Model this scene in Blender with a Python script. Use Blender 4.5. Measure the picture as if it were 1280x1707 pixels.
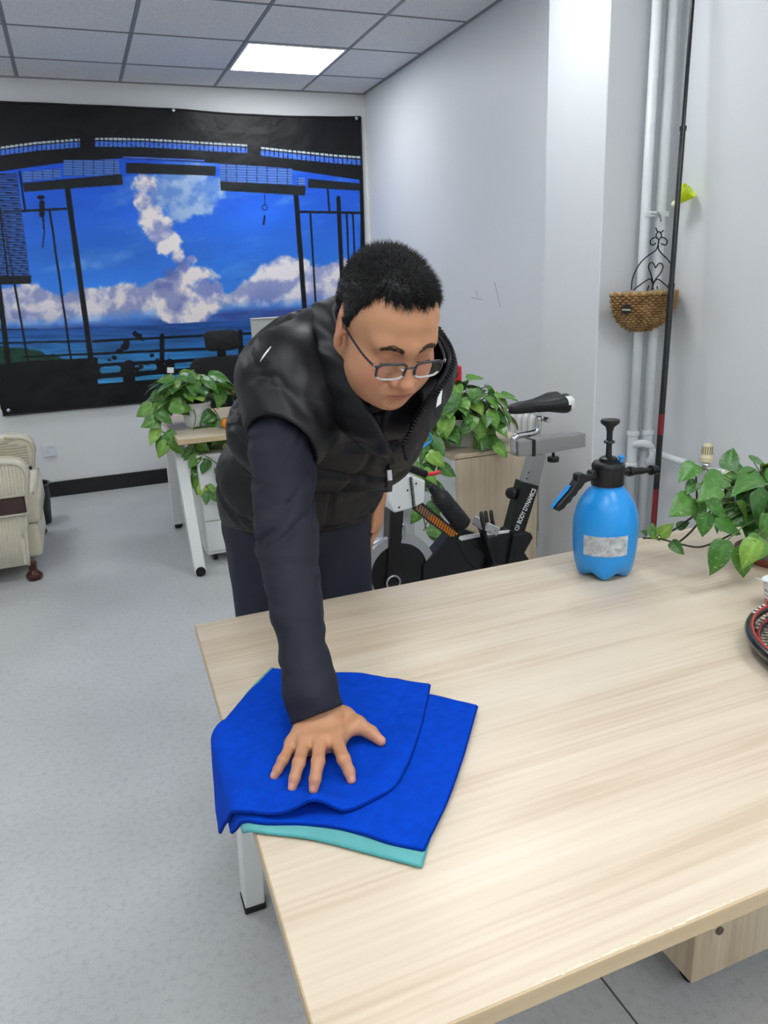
import bpy, bmesh, math, random
import numpy as np
from mathutils import Vector, Matrix

for o in list(bpy.data.objects):
    bpy.data.objects.remove(o, do_unlink=True)
SC = bpy.context.scene
COL = SC.collection
random.seed(7)
RNG = np.random.default_rng(7)

# ------------------------------------------------------------------ camera
CAM_H = 1.47
FPX, CX, CY = 1253.4854, 640.0, 853.5
_v1 = np.array([118 - CX, 493 - CY, FPX]); _v1 /= np.linalg.norm(_v1)      # room depth direction
_v2 = np.array([4015 - CX, 325 - CY, FPX]); _v2 /= np.linalg.norm(_v2)     # room width direction
RC = np.stack([_v2, _v1, np.cross(_v2, _v1)])                               # world = RC @ camera(right, down, forward)
cam_d = bpy.data.cameras.new('camera')
cam = bpy.data.objects.new('camera', cam_d)
COL.objects.link(cam)
cam_d.sensor_fit = 'VERTICAL'
cam_d.sensor_height = 36.0
cam_d.lens = FPX / 1707 * 36.0
cam_d.clip_start = 0.02
Mw = Matrix.Identity(4)
for i in range(3):
    Mw[i][0] = RC[i][0]; Mw[i][1] = -RC[i][1]; Mw[i][2] = -RC[i][2]
Mw[2][3] = CAM_H
cam.matrix_world = Mw
SC.camera = cam

# ------------------------------------------------------------------ world, light level
LAMP = 14.0
w = bpy.data.worlds.new('world')
SC.world = w
w.use_nodes = True
w.node_tree.nodes['Background'].inputs[0].default_value = (0.85, 0.88, 0.9, 1)
w.node_tree.nodes['Background'].inputs[1].default_value = 0.25
SC.view_settings.view_transform = 'Standard'
SC.view_settings.look = 'None'
SC.view_settings.gamma = 1.0
SC.view_settings.use_curve_mapping = False
SC.view_settings.exposure = 0.0

# ------------------------------------------------------------------ image pixel helpers (pixel ray of the camera cut at a given room plane)
def at_y(px, py, y):
    d = RC @ np.array([px - CX, py - CY, FPX]); t = y / d[1]
    return np.array([0, 0, CAM_H]) + d * t
def at_z(px, py, z):
    d = RC @ np.array([px - CX, py - CY, FPX]); t = (z - CAM_H) / d[2]
    return np.array([0, 0, CAM_H]) + d * t
def at_x(px, py, x):
    d = RC @ np.array([px - CX, py - CY, FPX]); t = x / d[0]
    return np.array([0, 0, CAM_H]) + d * t

# ------------------------------------------------------------------ materials
MATS = {}
def lin(c):
    return tuple(((v / 12.92) if v <= 0.04045 else ((v + 0.055) / 1.055) ** 2.4) for v in c)
def rgb(r, g, b):
    return lin((r / 255, g / 255, b / 255)) + (1,)
class NT:
    def __init__(s, m):
        s.t = m.node_tree; s.n = s.t.nodes; s.l = s.t.links
        s.b = s.n['Principled BSDF']
    def new(s, t, **kw):
        n = s.n.new(t)
        for k, v in kw.items():
            if k.startswith('i_'):
                n.inputs[int(k[2:])].default_value = v
            else:
                setattr(n, k, v)
        return n
    def link(s, a, b):
        s.l.new(a, b)
def mat(name, col, rough=0.5, metal=0.0, spec=0.5, vary=0.0, vscale=8.0, stretch=None, bump=0.0, bscale=60.0, bstretch=None,
        col2=None, sheen=0.0, coat=0.0, trans=0.0, ior=1.45, coord='Object', sub=0.0, alpha=1.0, detail=4.0, attr=None):
    if name in MATS:
        return MATS[name]
    m = bpy.data.materials.new(name); m.use_nodes = True
    N = NT(m); b = N.b
    b.inputs['Base Color'].default_value = col
    b.inputs['Roughness'].default_value = rough
    b.inputs['Metallic'].default_value = metal
    b.inputs['Specular IOR Level'].default_value = spec
    b.inputs['IOR'].default_value = ior
    if sheen:
        b.inputs['Sheen Weight'].default_value = sheen
        b.inputs['Sheen Roughness'].default_value = 0.4
    if coat:
        b.inputs['Coat Weight'].default_value = coat
        b.inputs['Coat Roughness'].default_value = 0.12
    if trans:
        b.inputs['Transmission Weight'].default_value = trans
    if sub:
        b.inputs['Subsurface Weight'].default_value = sub
        b.inputs['Subsurface Radius'].default_value = (0.012, 0.005, 0.003)
        b.inputs['Subsurface Scale'].default_value = 1.0
    if alpha < 1:
        b.inputs['Alpha'].default_value = alpha
    tc = N.new('ShaderNodeTexCoord')
    def mapped(st):
        if st is None:
            return tc.outputs[coord]
        mp = N.new('ShaderNodeMapping'); mp.inputs['Scale'].default_value = st
        N.link(tc.outputs[coord], mp.inputs[0]); return mp.outputs[0]
    base_out = None
    if attr:
        a = N.new('ShaderNodeVertexColor', layer_name=attr); base_out = a.outputs[0]
    if vary or col2:
        n = N.new('ShaderNodeTexNoise'); n.inputs['Scale'].default_value = vscale; n.inputs['Detail'].default_value = detail
        N.link(mapped(stretch), n.inputs['Vector'])
        r = N.new('ShaderNodeValToRGB')
        c2 = col2 if col2 else tuple(min(1, v * (1 - vary)) for v in col[:3]) + (1,)
        c1 = col if col2 else tuple(min(1, v * (1 + vary)) for v in col[:3]) + (1,)
        r.color_ramp.elements[0].position = 0.34; r.color_ramp.elements[1].position = 0.66
        r.color_ramp.elements[0].color = c2; r.color_ramp.elements[1].color = c1
        N.link(n.outputs[0], r.inputs[0])
        if base_out is None:
            base_out = r.outputs[0]
        else:
            mx = N.new('ShaderNodeMix', data_type='RGBA', blend_type='MULTIPLY'); mx.inputs[0].default_value = 1.0
            N.link(base_out, mx.inputs[6]); N.link(r.outputs[0], mx.inputs[7]); base_out = mx.outputs[2]
    if base_out is not None:
        N.link(base_out, b.inputs['Base Color'])
    if bump:
        n = N.new('ShaderNodeTexNoise'); n.inputs['Scale'].default_value = bscale; n.inputs['Detail'].default_value = 3.0
        N.link(mapped(bstretch), n.inputs['Vector'])
        bp = N.new('ShaderNodeBump'); bp.inputs['Strength'].default_value = bump; bp.inputs['Distance'].default_value = 0.004
        N.link(n.outputs[0], bp.inputs['Height']); N.link(bp.outputs[0], b.inputs['Normal'])
    MATS[name] = m
    return m

# ------------------------------------------------------------------ mesh helpers
class MB:
    """collects shapes that make up ONE part"""
    def __init__(s):
        s.v = []; s.f = []
    def add(s, verts, faces):
        k = len(s.v)
        s.v.extend([tuple(p) for p in verts]); s.f.extend([tuple(i + k for i in f) for f in faces])
        return s
    def box(s, c, size, rot=None, bev=0.0, seg=1):
        bm = bmesh.new(); bmesh.ops.create_cube(bm, size=1.0)
        for v in bm.verts:
            v.co = Vector((v.co.x * size[0], v.co.y * size[1], v.co.z * size[2]))
        if bev > 0:
            bmesh.ops.bevel(bm, geom=list(bm.edges), offset=bev, segments=seg, affect='EDGES', profile=0.7)
        M = Matrix(rot) if rot is not None else Matrix.Identity(3)
        bm.verts.index_update()
        vs = [tuple(M @ v.co + Vector(c)) for v in bm.verts]
        fs = [tuple(v.index for v in f.verts) for f in bm.faces]
        bm.free()
        return s.add(vs, fs)
    def bar(s, a, b, w, h, up=(0, 0, 1), bev=0.0):
        a = Vector(a); b = Vector(b); z = (b - a).normalized(); u = Vector(up)
        x = u.cross(z)
        if x.length < 1e-4:
            x = Vector((1, 0, 0)).cross(z)
        x.normalize(); y = z.cross(x)
        R = [[x[i], y[i], z[i]] for i in range(3)]
        return s.box((a + b) / 2, (w, h, (b - a).length), R, bev)
    def tube(s, pts, r, n=8, caps=True, closed=False):
        P = [Vector(p) for p in pts]; m = len(P)
        rs = r if hasattr(r, '__len__') else [r] * m
        rings = []; prev = None
        for i in range(m):
            if closed:
                t = (P[(i + 1) % m] - P[i - 1])
            else:
                t = P[min(i + 1, m - 1)] - P[max(i - 1, 0)]
            t.normalize()
            if prev is None:
                u = Vector((0, 0, 1)) if abs(t.z) < 0.9 else Vector((1, 0, 0))
                x = u.cross(t).normalized()
            else:
                x = (prev - t * prev.dot(t)).normalized()
            prev = x; y = t.cross(x)
            rings.append([P[i] + (x * math.cos(2 * math.pi * k / n) + y * math.sin(2 * math.pi * k / n)) * rs[i] for k in range(n)])
        return s.loft(rings, caps and not closed, closed)
    def loft(s, rings, caps=True, closed=False):
        m = len(rings); n = len(rings[0]); vs = [p for r in rings for p in r]; fs = []
        for i in range(m if closed else m - 1):
            j = (i + 1) % m
            for k in range(n):
                k2 = (k + 1) % n
                fs.append((i * n + k, i * n + k2, j * n + k2, j * n + k))
        if caps:
            fs.append(tuple(range(n - 1, -1, -1))); fs.append(tuple((m - 1) * n + k for k in range(n)))
        return s.add(vs, fs)
    def lathe(s, prof, n=32, c=(0, 0, 0), R=None, caps=True, mod=None):
        M = Matrix(R) if R is not None else Matrix.Identity(3); C = Vector(c); rings = []
        for (r, z) in prof:
            ring = []
            for k in range(n):
                a = 2 * math.pi * k / n
                rr = r if mod is None else mod(r, z, a)
                zz = z
                if isinstance(rr, tuple):
                    rr, zz = rr
                ring.append(M @ Vector((rr * math.cos(a), rr * math.sin(a), zz)) + C)
            rings.append(ring)
        return s.loft(rings, caps)
    def prism(s, poly, d0, d1, frame):
        """poly in (u,v); frame = (origin, U, V, W) ; extruded along W from d0 to d1"""
        o, U, V, W = [Vector(q) for q in frame]; n = len(poly)
        a = [o + U * p[0] + V * p[1] + W * d0 for p in poly]; b = [o + U * p[0] + V * p[1] + W * d1 for p in poly]
        fs = [tuple(range(n - 1, -1, -1)), tuple(range(n, 2 * n))]
        fs += [(i, (i + 1) % n, n + (i + 1) % n, n + i) for i in range(n)]
        return s.add(a + b, fs)
    def xz(s, poly, y0, y1):
        return s.prism(poly, y0, y1, ((0, 0, 0), (1, 0, 0), (0, 0, 1), (0, 1, 0)))
    def build(s, name, m, parent=None, smooth=False, bevel=0.0, subsurf=0, angle=0.6):
        return obj(name, s.v, s.f, m, parent, smooth, bevel, subsurf, angle)
def obj(name, v, f, m, parent=None, smooth=False, bevel=0.0, subsurf=0, angle=0.6):
    me = bpy.data.meshes.new(name)
    if isinstance(v, np.ndarray):
        v = v.tolist()
    if isinstance(f, np.ndarray):
        f = f.tolist()
    me.from_pydata([tuple(p) for p in v], [], [tuple(q) for q in f])
    bm = bmesh.new(); bm.from_mesh(me); bmesh.ops.recalc_face_normals(bm, faces=bm.faces); bm.to_mesh(me); bm.free()
    return link(name, me, m, parent, smooth, bevel, subsurf, angle)
def link(name, me, m, parent=None, smooth=False, bevel=0.0, subsurf=0, angle=0.6):
    me.update()
    if m is not None and not me.materials:
        me.materials.append(m)
    if smooth:
        if smooth == 'auto':
            me.polygons.foreach_set('use_smooth', [True] * len(me.polygons))
            me.set_sharp_from_angle(angle=angle)
        else:
            me.polygons.foreach_set('use_smooth', [True] * len(me.polygons))
    o = bpy.data.objects.new(name, me); COL.objects.link(o)
    if parent is not None:
        attach(o, parent)
    if bevel:
        b = o.modifiers.new('bevel', 'BEVEL'); b.width = bevel; b.segments = 2; b.limit_method = 'ANGLE'
    if subsurf:
        u = o.modifiers.new('sub', 'SUBSURF'); u.levels = subsurf; u.render_levels = subsurf
    return o
def attach(o, parent):
    o.parent = parent
    o.matrix_parent_inverse = parent_matrix(parent).inverted()
def parent_matrix(p):
    M = Matrix.LocRotScale(p.location, p.rotation_euler, p.scale)
    if p.parent is not None:
        M = parent_matrix(p.parent) @ p.matrix_parent_inverse @ M
    return M
def tag(o, label=None, cat=None, group=None, kind=None):
    if label: o['label'] = label
    if cat: o['category'] = cat
    if group: o['group'] = group
    if kind: o['kind'] = kind
    return o
def thing(name, loc, label, cat, group=None):
    e = bpy.data.objects.new(name, None); COL.objects.link(e)
    e.location = loc; e.empty_display_size = 0.05
    return tag(e, label, cat, group)
def structure(o):
    o['kind'] = 'structure'; return o
def ico(c, r, sub=2, sc=(1, 1, 1)):
    bm = bmesh.new(); bmesh.ops.create_icosphere(bm, subdivisions=sub, radius=1)
    bm.verts.index_update()
    v = [(p.co.x * r * sc[0] + c[0], p.co.y * r * sc[1] + c[1], p.co.z * r * sc[2] + c[2]) for p in bm.verts]
    f = [tuple(q.index for q in t.verts) for t in bm.faces]; bm.free()
    return v, f
def rot_to(z, xhint=(1, 0, 0)):
    z = Vector(z).normalized(); x = Vector(xhint); x = (x - z * x.dot(z))
    if x.length < 1e-5:
        x = Vector((0, 1, 0)); x = x - z * x.dot(z)
    x.normalize(); y = z.cross(x)
    return [[x[i], y[i], z[i]] for i in range(3)]
def smoothpath(pts, n=8, closed=False):
    P = [np.array(p, float) for p in pts]; m = len(P); out = []
    for i in range(m if closed else m - 1):
        p0 = P[i - 1] if (i > 0 or closed) else 2 * P[0] - P[1]
        p1 = P[i]; p2 = P[(i + 1) % m]
        p3 = P[(i + 2) % m] if (closed or i + 2 < m) else 2 * P[-1] - P[-2]
        for k in range(n):
            t = k / n
            out.append(0.5 * (2 * p1 + (p2 - p0) * t + (2 * p0 - 5 * p1 + 4 * p2 - p3) * t * t + (3 * p1 - p0 - 3 * p2 + p3) * t ** 3))
    if not closed:
        out.append(P[-1])
    return [tuple(p) for p in out]

# value noise (numpy) used for cloth folds and the printed clouds
_perm = np.random.default_rng(3).random((64, 64, 64)).astype(np.float32)
def vnoise(x, y, z=0.0):
    x, y, z = np.broadcast_arrays(np.asarray(x, float), np.asarray(y, float), np.asarray(z, float))
    xi = np.floor(x).astype(int); yi = np.floor(y).astype(int); zi = np.floor(z).astype(int)
    fx = x - xi; fy = y - yi; fz = z - zi
    fx = fx * fx * (3 - 2 * fx); fy = fy * fy * (3 - 2 * fy); fz = fz * fz * (3 - 2 * fz)
    r = 0
    for a in (0, 1):
        for b in (0, 1):
            for c in (0, 1):
                r = r + _perm[(xi + a) % 64, (yi + b) % 64, (zi + c) % 64] * (fx if a else 1 - fx) * (fy if b else 1 - fy) * (fz if c else 1 - fz)
    return r
def fbm(x, y, z=0.0, o=5):
    s = 0; a = 0.5; t = 0
    for i in range(o):
        s = s + a * vnoise(x * 2 ** i + 7.3 * i, y * 2 ** i + 3.1 * i, z * 2 ** i); t += a; a *= 0.5
    return s / t

# signed distance fields on a rectilinear grid, meshed with surface nets: one continuous surface per body or garment
def smin(a, b, k):
    if k <= 0: return np.minimum(a, b)
    h = np.maximum(k - np.abs(a - b), 0) / k
    return np.minimum(a, b) - h * h * k * 0.25
def axis(*seg):
    """axis((start, step), ..., end)"""
    out = []
    segs = seg[:-1]; end = seg[-1]
    for i, (a, st) in enumerate(segs):
        b = segs[i + 1][0] if i + 1 < len(segs) else end
        n = max(1, int(round((b - a) / st)))
        out.extend(list(a + (b - a) * np.arange(n) / n))
    out.append(end)
    return np.array(out, np.float32)
class Field:
    def __init__(s, xs, ys, zs):
        s.a = (xs, ys, zs); s.D = np.full((len(xs), len(ys), len(zs)), 0.5, np.float32)
    def sl(s, lo, hi):
        return tuple(slice(max(0, int(np.searchsorted(s.a[i], lo[i])) - 1), int(np.searchsorted(s.a[i], hi[i])) + 1) for i in range(3))
    def grid(s, sl):
        return s.a[0][sl[0]][:, None, None], s.a[1][sl[1]][None, :, None], s.a[2][sl[2]][None, None, :]
    def op(s, prim, k=0.01, mode='add', amt=None):
        fn, lo, hi = prim
        m = k + 0.012
        sl = s.sl(np.array(lo) - m, np.array(hi) + m)
        if any(q.stop - q.start < 2 for q in sl): return s
        d = fn(*s.grid(sl)).astype(np.float32)
        if mode == 'add': s.D[sl] = smin(s.D[sl], d, k)
        elif mode == 'sub': s.D[sl] = -smin(-s.D[sl], d, k)
        elif mode == 'int': s.D = -smin(-s.D, -fn(*s.grid((slice(None),) * 3)).astype(np.float32), k)
        return s
    def add(s, prim, k=0.01): return s.op(prim, k)
    def sub(s, prim, k=0.01): return s.op(prim, k, 'sub')
    def mesh(s):
        D = s.D; nx, ny, nz = D.shape; S = D < 0
        c = [(i, j, k) for i in (0, 1) for j in (0, 1) for k in (0, 1)]
        cnt = sum(S[i:nx - 1 + i, j:ny - 1 + j, k:nz - 1 + k].astype(np.int8) for i, j, k in c)
        act = (cnt > 0) & (cnt < 8); I, J, K = np.nonzero(act)
        idx = np.full(act.shape, -1, np.int64); idx[I, J, K] = np.arange(len(I))
        acc = np.zeros((len(I), 3)); num = np.zeros(len(I))
        X = [s.a[0].astype(float), s.a[1].astype(float), s.a[2].astype(float)]
        for p in range(8):
            for q in range(p + 1, 8):
                dd = [c[q][t] - c[p][t] for t in range(3)]
                if sum(abs(t) for t in dd) != 1: continue
                a0 = (I + c[p][0], J + c[p][1], K + c[p][2]); a1 = (I + c[q][0], J + c[q][1], K + c[q][2])
                va = D[a0].astype(float); vb = D[a1].astype(float); on = (va < 0) != (vb < 0)
                t = np.where(on, va / np.where(on, va - vb, 1), 0)
                for ax in range(3):
                    xa = X[ax][a0[ax]]; xb = X[ax][a1[ax]]
                    acc[:, ax] += np.where(on, xa + (xb - xa) * t, 0)
                num += on
        V = acc / num[:, None]; Q = []
        for ax in range(3):
            b, g = (ax + 1) % 3, (ax + 2) % 3
            s0 = [slice(None)] * 3; s1 = [slice(None)] * 3
            s0[ax] = slice(0, -1); s1[ax] = slice(1, None)
            diff = S[tuple(s0)] != S[tuple(s1)]
            E = list(np.nonzero(diff)); ok = (E[b] > 0) & (E[g] > 0) & (E[b] < D.shape[b] - 1) & (E[g] < D.shape[g] - 1)
            E = [e[ok] for e in E]; inside = S[E[0], E[1], E[2]]
            def cell(db, dg):
                z = [E[0].copy(), E[1].copy(), E[2].copy()]; z[b] = z[b] - db; z[g] = z[g] - dg
                return idx[z[0], z[1], z[2]]
            q = np.stack([cell(1, 1), cell(0, 1), cell(0, 0), cell(1, 0)], 1)
            q[~inside] = q[~inside][:, ::-1]; Q.append(q)
        return V, np.concatenate(Q)
def relax(V, Q, it=3, lam=0.5):
    for _ in range(it):
        A = np.zeros_like(V); n = np.zeros(len(V))
        for a, b in ((0, 1), (1, 2), (2, 3), (3, 0)):
            for p, q in ((a, b), (b, a)):
                np.add.at(A, Q[:, p], V[Q[:, q]]); np.add.at(n, Q[:, p], 1)
        V = V + lam * (A / np.maximum(n, 1)[:, None] - V)
    return V
def vnormals(V, Q):
    fn = np.cross(V[Q[:, 2]] - V[Q[:, 0]], V[Q[:, 3]] - V[Q[:, 1]]); N = np.zeros_like(V)
    for i in range(4): np.add.at(N, Q[:, i], fn)
    return N / np.maximum(np.linalg.norm(N, axis=1), 1e-12)[:, None]
def fastobj(name, V, Q, m, parent=None, colors=None, smooth=True):
    me = bpy.data.meshes.new(name)
    k = Q.shape[1]
    me.vertices.add(len(V)); me.vertices.foreach_set('co', np.asarray(V, np.float32).ravel())
    me.loops.add(Q.size); me.loops.foreach_set('vertex_index', Q.astype(np.int32).ravel())
    me.polygons.add(len(Q)); me.polygons.foreach_set('loop_start', np.arange(0, Q.size, k, dtype=np.int32))
    me.update(calc_edges=True); me.validate()
    if colors is not None:
        ca = me.color_attributes.new('paint', 'FLOAT_COLOR', 'POINT')
        c4 = np.ones((len(V), 4), np.float32); c4[:, :3] = colors
        ca.data.foreach_set('color', c4.ravel())
    return link(name, me, m, parent, smooth)
def ell(c, r, M=None):
    c = np.array(c, float); r = np.array(r, float)
    M = np.eye(3) if M is None else np.array(M)
    ext = np.sqrt(((M * r) ** 2).sum(1))
    def fn(x, y, z):
        X = x - c[0]; Y = y - c[1]; Z = z - c[2]
        u = M[0, 0] * X + M[1, 0] * Y + M[2, 0] * Z; v = M[0, 1] * X + M[1, 1] * Y + M[2, 1] * Z; t = M[0, 2] * X + M[1, 2] * Y + M[2, 2] * Z
        k0 = np.sqrt((u / r[0]) ** 2 + (v / r[1]) ** 2 + (t / r[2]) ** 2)
        k1 = np.sqrt((u / r[0] ** 2) ** 2 + (v / r[1] ** 2) ** 2 + (t / r[2] ** 2) ** 2) + 1e-9
        return k0 * (k0 - 1) / k1
    return fn, c - ext, c + ext
def cone(a, b, ra, rb, flat=None):
    """round cone; flat=(axis vector, factor) squashes it across that axis"""
    a = np.array(a, float); b = np.array(b, float); ab = b - a; L2 = ab @ ab; R = max(ra, rb)
    def fn(x, y, z):
        X = x - a[0]; Y = y - a[1]; Z = z - a[2]
        t = np.clip((X * ab[0] + Y * ab[1] + Z * ab[2]) / L2, 0, 1)
        dx = X - ab[0] * t; dy = Y - ab[1] * t; dz = Z - ab[2] * t
        if flat is not None:
            n, fct = flat; q = (dx * n[0] + dy * n[1] + dz * n[2]) * (fct - 1)
            dx = dx + q * n[0]; dy = dy + q * n[1]; dz = dz + q * n[2]
        return np.sqrt(dx * dx + dy * dy + dz * dz) - (ra + (rb - ra) * t)
    return fn, np.minimum(a, b) - R, np.maximum(a, b) + R
# ================================================================== THE ROOM
XL, YN, YB, ZC = -3.2, -2.4, 6.127, 2.878
XR_FAR, XR_NEAR, XCOL, YCOL0, YCOL1 = 2.35, 2.43, 2.12, 2.80, 3.23
wall_m = mat('wall_paint', rgb(230, 231, 232), 0.55, vary=0.02, vscale=1.3, bump=0.05, bscale=40)
wallr_m = mat('wall_paint_cool', rgb(226, 228, 231), 0.5, vary=0.02, vscale=1.1, bump=0.05, bscale=30)
def floor_mat():
    m = mat('vinyl_floor', rgb(190, 192, 193), 0.38, vary=0.05, vscale=2.2)
    N = NT(m)
    n = N.new('ShaderNodeTexNoise'); n.inputs['Scale'].default_value = 260; n.inputs['Detail'].default_value = 2
    tc = N.new('ShaderNodeTexCoord'); N.link(tc.outputs['Object'], n.inputs['Vector'])
    n2 = N.new('ShaderNodeTexNoise'); n2.inputs['Scale'].default_value = 55; n2.inputs['Detail'].default_value = 3
    N.link(tc.outputs['Object'], n2.inputs['Vector'])
    ad = N.new('ShaderNodeMath', operation='ADD'); N.link(n.outputs[0], ad.inputs[0]); N.link(n2.outputs[0], ad.inputs[1])
    r = N.new('ShaderNodeValToRGB'); r.color_ramp.elements[0].position = 0.72; r.color_ramp.elements[1].position = 1.3
    r.color_ramp.elements[0].color = (0.80, 0.81, 0.83, 1); r.color_ramp.elements[1].color = (1.0, 1.0, 1.0, 1)
    mx = N.new('ShaderNodeMix', data_type='RGBA', blend_type='MULTIPLY'); mx.inputs[0].default_value = 1
    src = N.b.inputs['Base Color'].links[0].from_socket
    N.link(ad.outputs[0], r.inputs[0]); N.link(src, mx.inputs[6]); N.link(r.outputs[0], mx.inputs[7]); N.link(mx.outputs[2], N.b.inputs['Base Color'])
    rr = N.new('ShaderNodeMapRange'); rr.inputs[3].default_value = 0.28; rr.inputs[4].default_value = 0.5
    N.link(n2.outputs[0], rr.inputs[0]); N.link(rr.outputs[0], N.b.inputs['Roughness'])
    return m
floor_o = structure(MB().box(((XL + XR_NEAR) / 2, (YN + YB) / 2, -0.05), (XR_NEAR - XL + 0.4, YB - YN + 0.4, 0.1)).build('floor', floor_mat()))
seam_m = mat('floor_seam', rgb(88, 90, 94), 0.7)
MB().box((0.857, 0.0, 0.0006), (0.004, 3.2, 0.0014)).build('floor_seam', seam_m, floor_o)
MB().box((2.0 - 0.6, 0.62, 0.0006), (3.2, 0.004, 0.0014)).build('floor_seam', seam_m, floor_o)
structure(MB().box(((XL + XR_FAR) / 2, YB + 0.05, ZC / 2), (XR_FAR - XL + 0.4, 0.1, ZC + 0.2)).build('wall_back', wall_m))
structure(MB().box((XL - 0.05, (YN + YB) / 2, ZC / 2), (0.1, YB - YN + 0.2, ZC + 0.2)).build('wall_left', wall_m))
structure(MB().box(((XL + XR_NEAR) / 2, YN - 0.05, ZC / 2), (XR_NEAR - XL + 0.2, 0.1, ZC + 0.2)).build('wall_front', wall_m))
structure(MB().box((XR_FAR + 0.15, (YCOL1 + YB) / 2, ZC / 2), (0.3, YB - YCOL1, ZC + 0.1)).build('wall_right', wallr_m))
structure(MB().box((XR_NEAR + 0.05, (YN + YCOL0) / 2, ZC / 2), (0.1, YCOL0 - YN, ZC + 0.1)).build('wall_recess', wallr_m))
structure(MB().box(((XCOL + XR_NEAR + 0.2) / 2, (YCOL0 + YCOL1) / 2, ZC / 2), (XR_NEAR + 0.2 - XCOL, YCOL1 - YCOL0, ZC + 0.1), bev=0.004).build('wall_column', wallr_m))
structure(MB().box((-0.45, YB - 0.008, 0.058), (5.5, 0.016, 0.116), bev=0.003).build('baseboard_back', mat('black_skirting', rgb(22, 22, 25), 0.3)))
# wall scratches next to the person's head
scr = mat('scratch_grey', rgb(150, 155, 160), 0.6)
for (a, b) in (((793, 484), (797, 496)), ((824, 470), (834, 512)), ((786, 496), (806, 500))):
    p = at_x(*a, XR_FAR - 0.0005); q = at_x(*b, XR_FAR - 0.0005)
    MB().bar(p, q, 0.0015, 0.003).build('wall_scratch', scr, bpy.data.objects['wall_right'])

# ---- ceiling: slab, one tile object per tile, grid bars
ceil_o = structure(MB().box(((XL + XR_NEAR) / 2, (YN + YB) / 2, ZC + 0.1), (XR_NEAR - XL + 0.4, YB - YN + 0.4, 0.1)).build('ceiling', mat('slab_grey', rgb(120, 120, 120), 0.9)))
GX, GY = 0.6555, 0.633
gx = [1.845 - GX * k for k in range(9) if 1.845 - GX * k > XL]; gx = sorted(gx)
gy = [5.667 - GY * k for k in range(13) if 5.667 - GY * k > YN]; gy = sorted(gy)
bx_ = [XL] + gx + [XR_NEAR]; by_ = [YN] + gy + [YB]
def tile_mat():
    m = mat('mineral_tile', rgb(196, 198, 204), 0.85)
    N = NT(m); tc = N.new('ShaderNodeTexCoord')
    n = N.new('ShaderNodeTexNoise'); n.inputs['Scale'].default_value = 170; n.inputs['Detail'].default_value = 3
    N.link(tc.outputs['Object'], n.inputs['Vector'])
    r = N.new('ShaderNodeValToRGB'); r.color_ramp.elements[0].position = 0.38; r.color_ramp.elements[1].position = 0.55
    r.color_ramp.elements[0].color = rgb(212, 213, 216); r.color_ramp.elements[1].color = rgb(240, 241, 243)
    N.link(n.outputs[0], r.inputs[0]); N.link(r.outputs[0], N.b.inputs['Base Color'])
    bp = N.new('ShaderNodeBump'); bp.inputs['Strength'].default_value = 0.3; bp.inputs['Distance'].default_value = 0.003
    N.link(n.outputs[0], bp.inputs['Height']); N.link(bp.outputs[0], N.b.inputs['Normal'])
    return m
tile_m = tile_mat()
LAMPS = []
lamp_cells = set()
for cxl in (1.52, 1.52 - 4 * GX):
    for cyl in (5.35, 5.35 - 4 * GY, 5.35 - 8 * GY, 5.35 - 11 * GY):  # last row is unseen, added as frontal fill for face and recess
        LAMPS.append((cxl, cyl))
LAMPS += [(1.52 - 2 * GX, 5.35 - 8 * GY), (1.52 - 2 * GX, 5.35 - 11 * GY)]  # unseen extra panels, added to fill the near room and soften column contrast
tile_cache = {}
def inside_col(x0, x1, y0, y1):
    return False
for i in range(len(bx_) - 1):
    for j in range(len(by_) - 1):
        x0, x1, y0, y1 = bx_[i], bx_[i + 1], by_[j], by_[j + 1]
        cx_, cy_ = (x0 + x1) / 2, (y0 + y1) / 2
        if any(x0 < lx < x1 and y0 < ly < y1 for lx, ly in LAMPS):
            lamp_cells.add((cx_, cy_, x1 - x0, y1 - y0)); continue
        k = (round(x1 - x0, 3), round(y1 - y0, 3))
        if k not in tile_cache:
            o = MB().box((0, 0, 0), (k[0] - 0.020, k[1] - 0.020, 0.014), bev=0.003).build('ceiling_tile', tile_m, ceil_o)
            tile_cache[k] = o.data
        else:
            o = bpy.data.objects.new('ceiling_tile', tile_cache[k]); COL.objects.link(o); attach(o, ceil_o)
        o.location = (cx_, cy_, ZC + 0.008)
bar_m = mat('grid_bar_grey', rgb(140, 142, 147), 0.5, metal=0.0)
for x in gx:
    MB().box((x, (YN + YB) / 2, ZC + 0.004), (0.020, YB - YN, 0.008)).box((x, (YN + YB) / 2, ZC + 0.02), (0.004, YB - YN, 0.03)).build('ceiling_grid_bar', bar_m, ceil_o)
for y in gy:
    MB().box(((XL + XR_NEAR) / 2, y, ZC + 0.003), (XR_NEAR - XL, 0.014, 0.008)).build('ceiling_grid_bar', bar_m, ceil_o)
MB().box(((XL + XR_NEAR) / 2, YB - 0.01, ZC - 0.002), (XR_NEAR - XL, 0.02, 0.006)).build('ceiling_edge_trim', bar_m, ceil_o)
MB().box((XR_FAR - 0.01, (YCOL1 + YB) / 2, ZC - 0.002), (0.02, YB - YCOL1, 0.006)).build('ceiling_edge_trim', bar_m, ceil_o)
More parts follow.
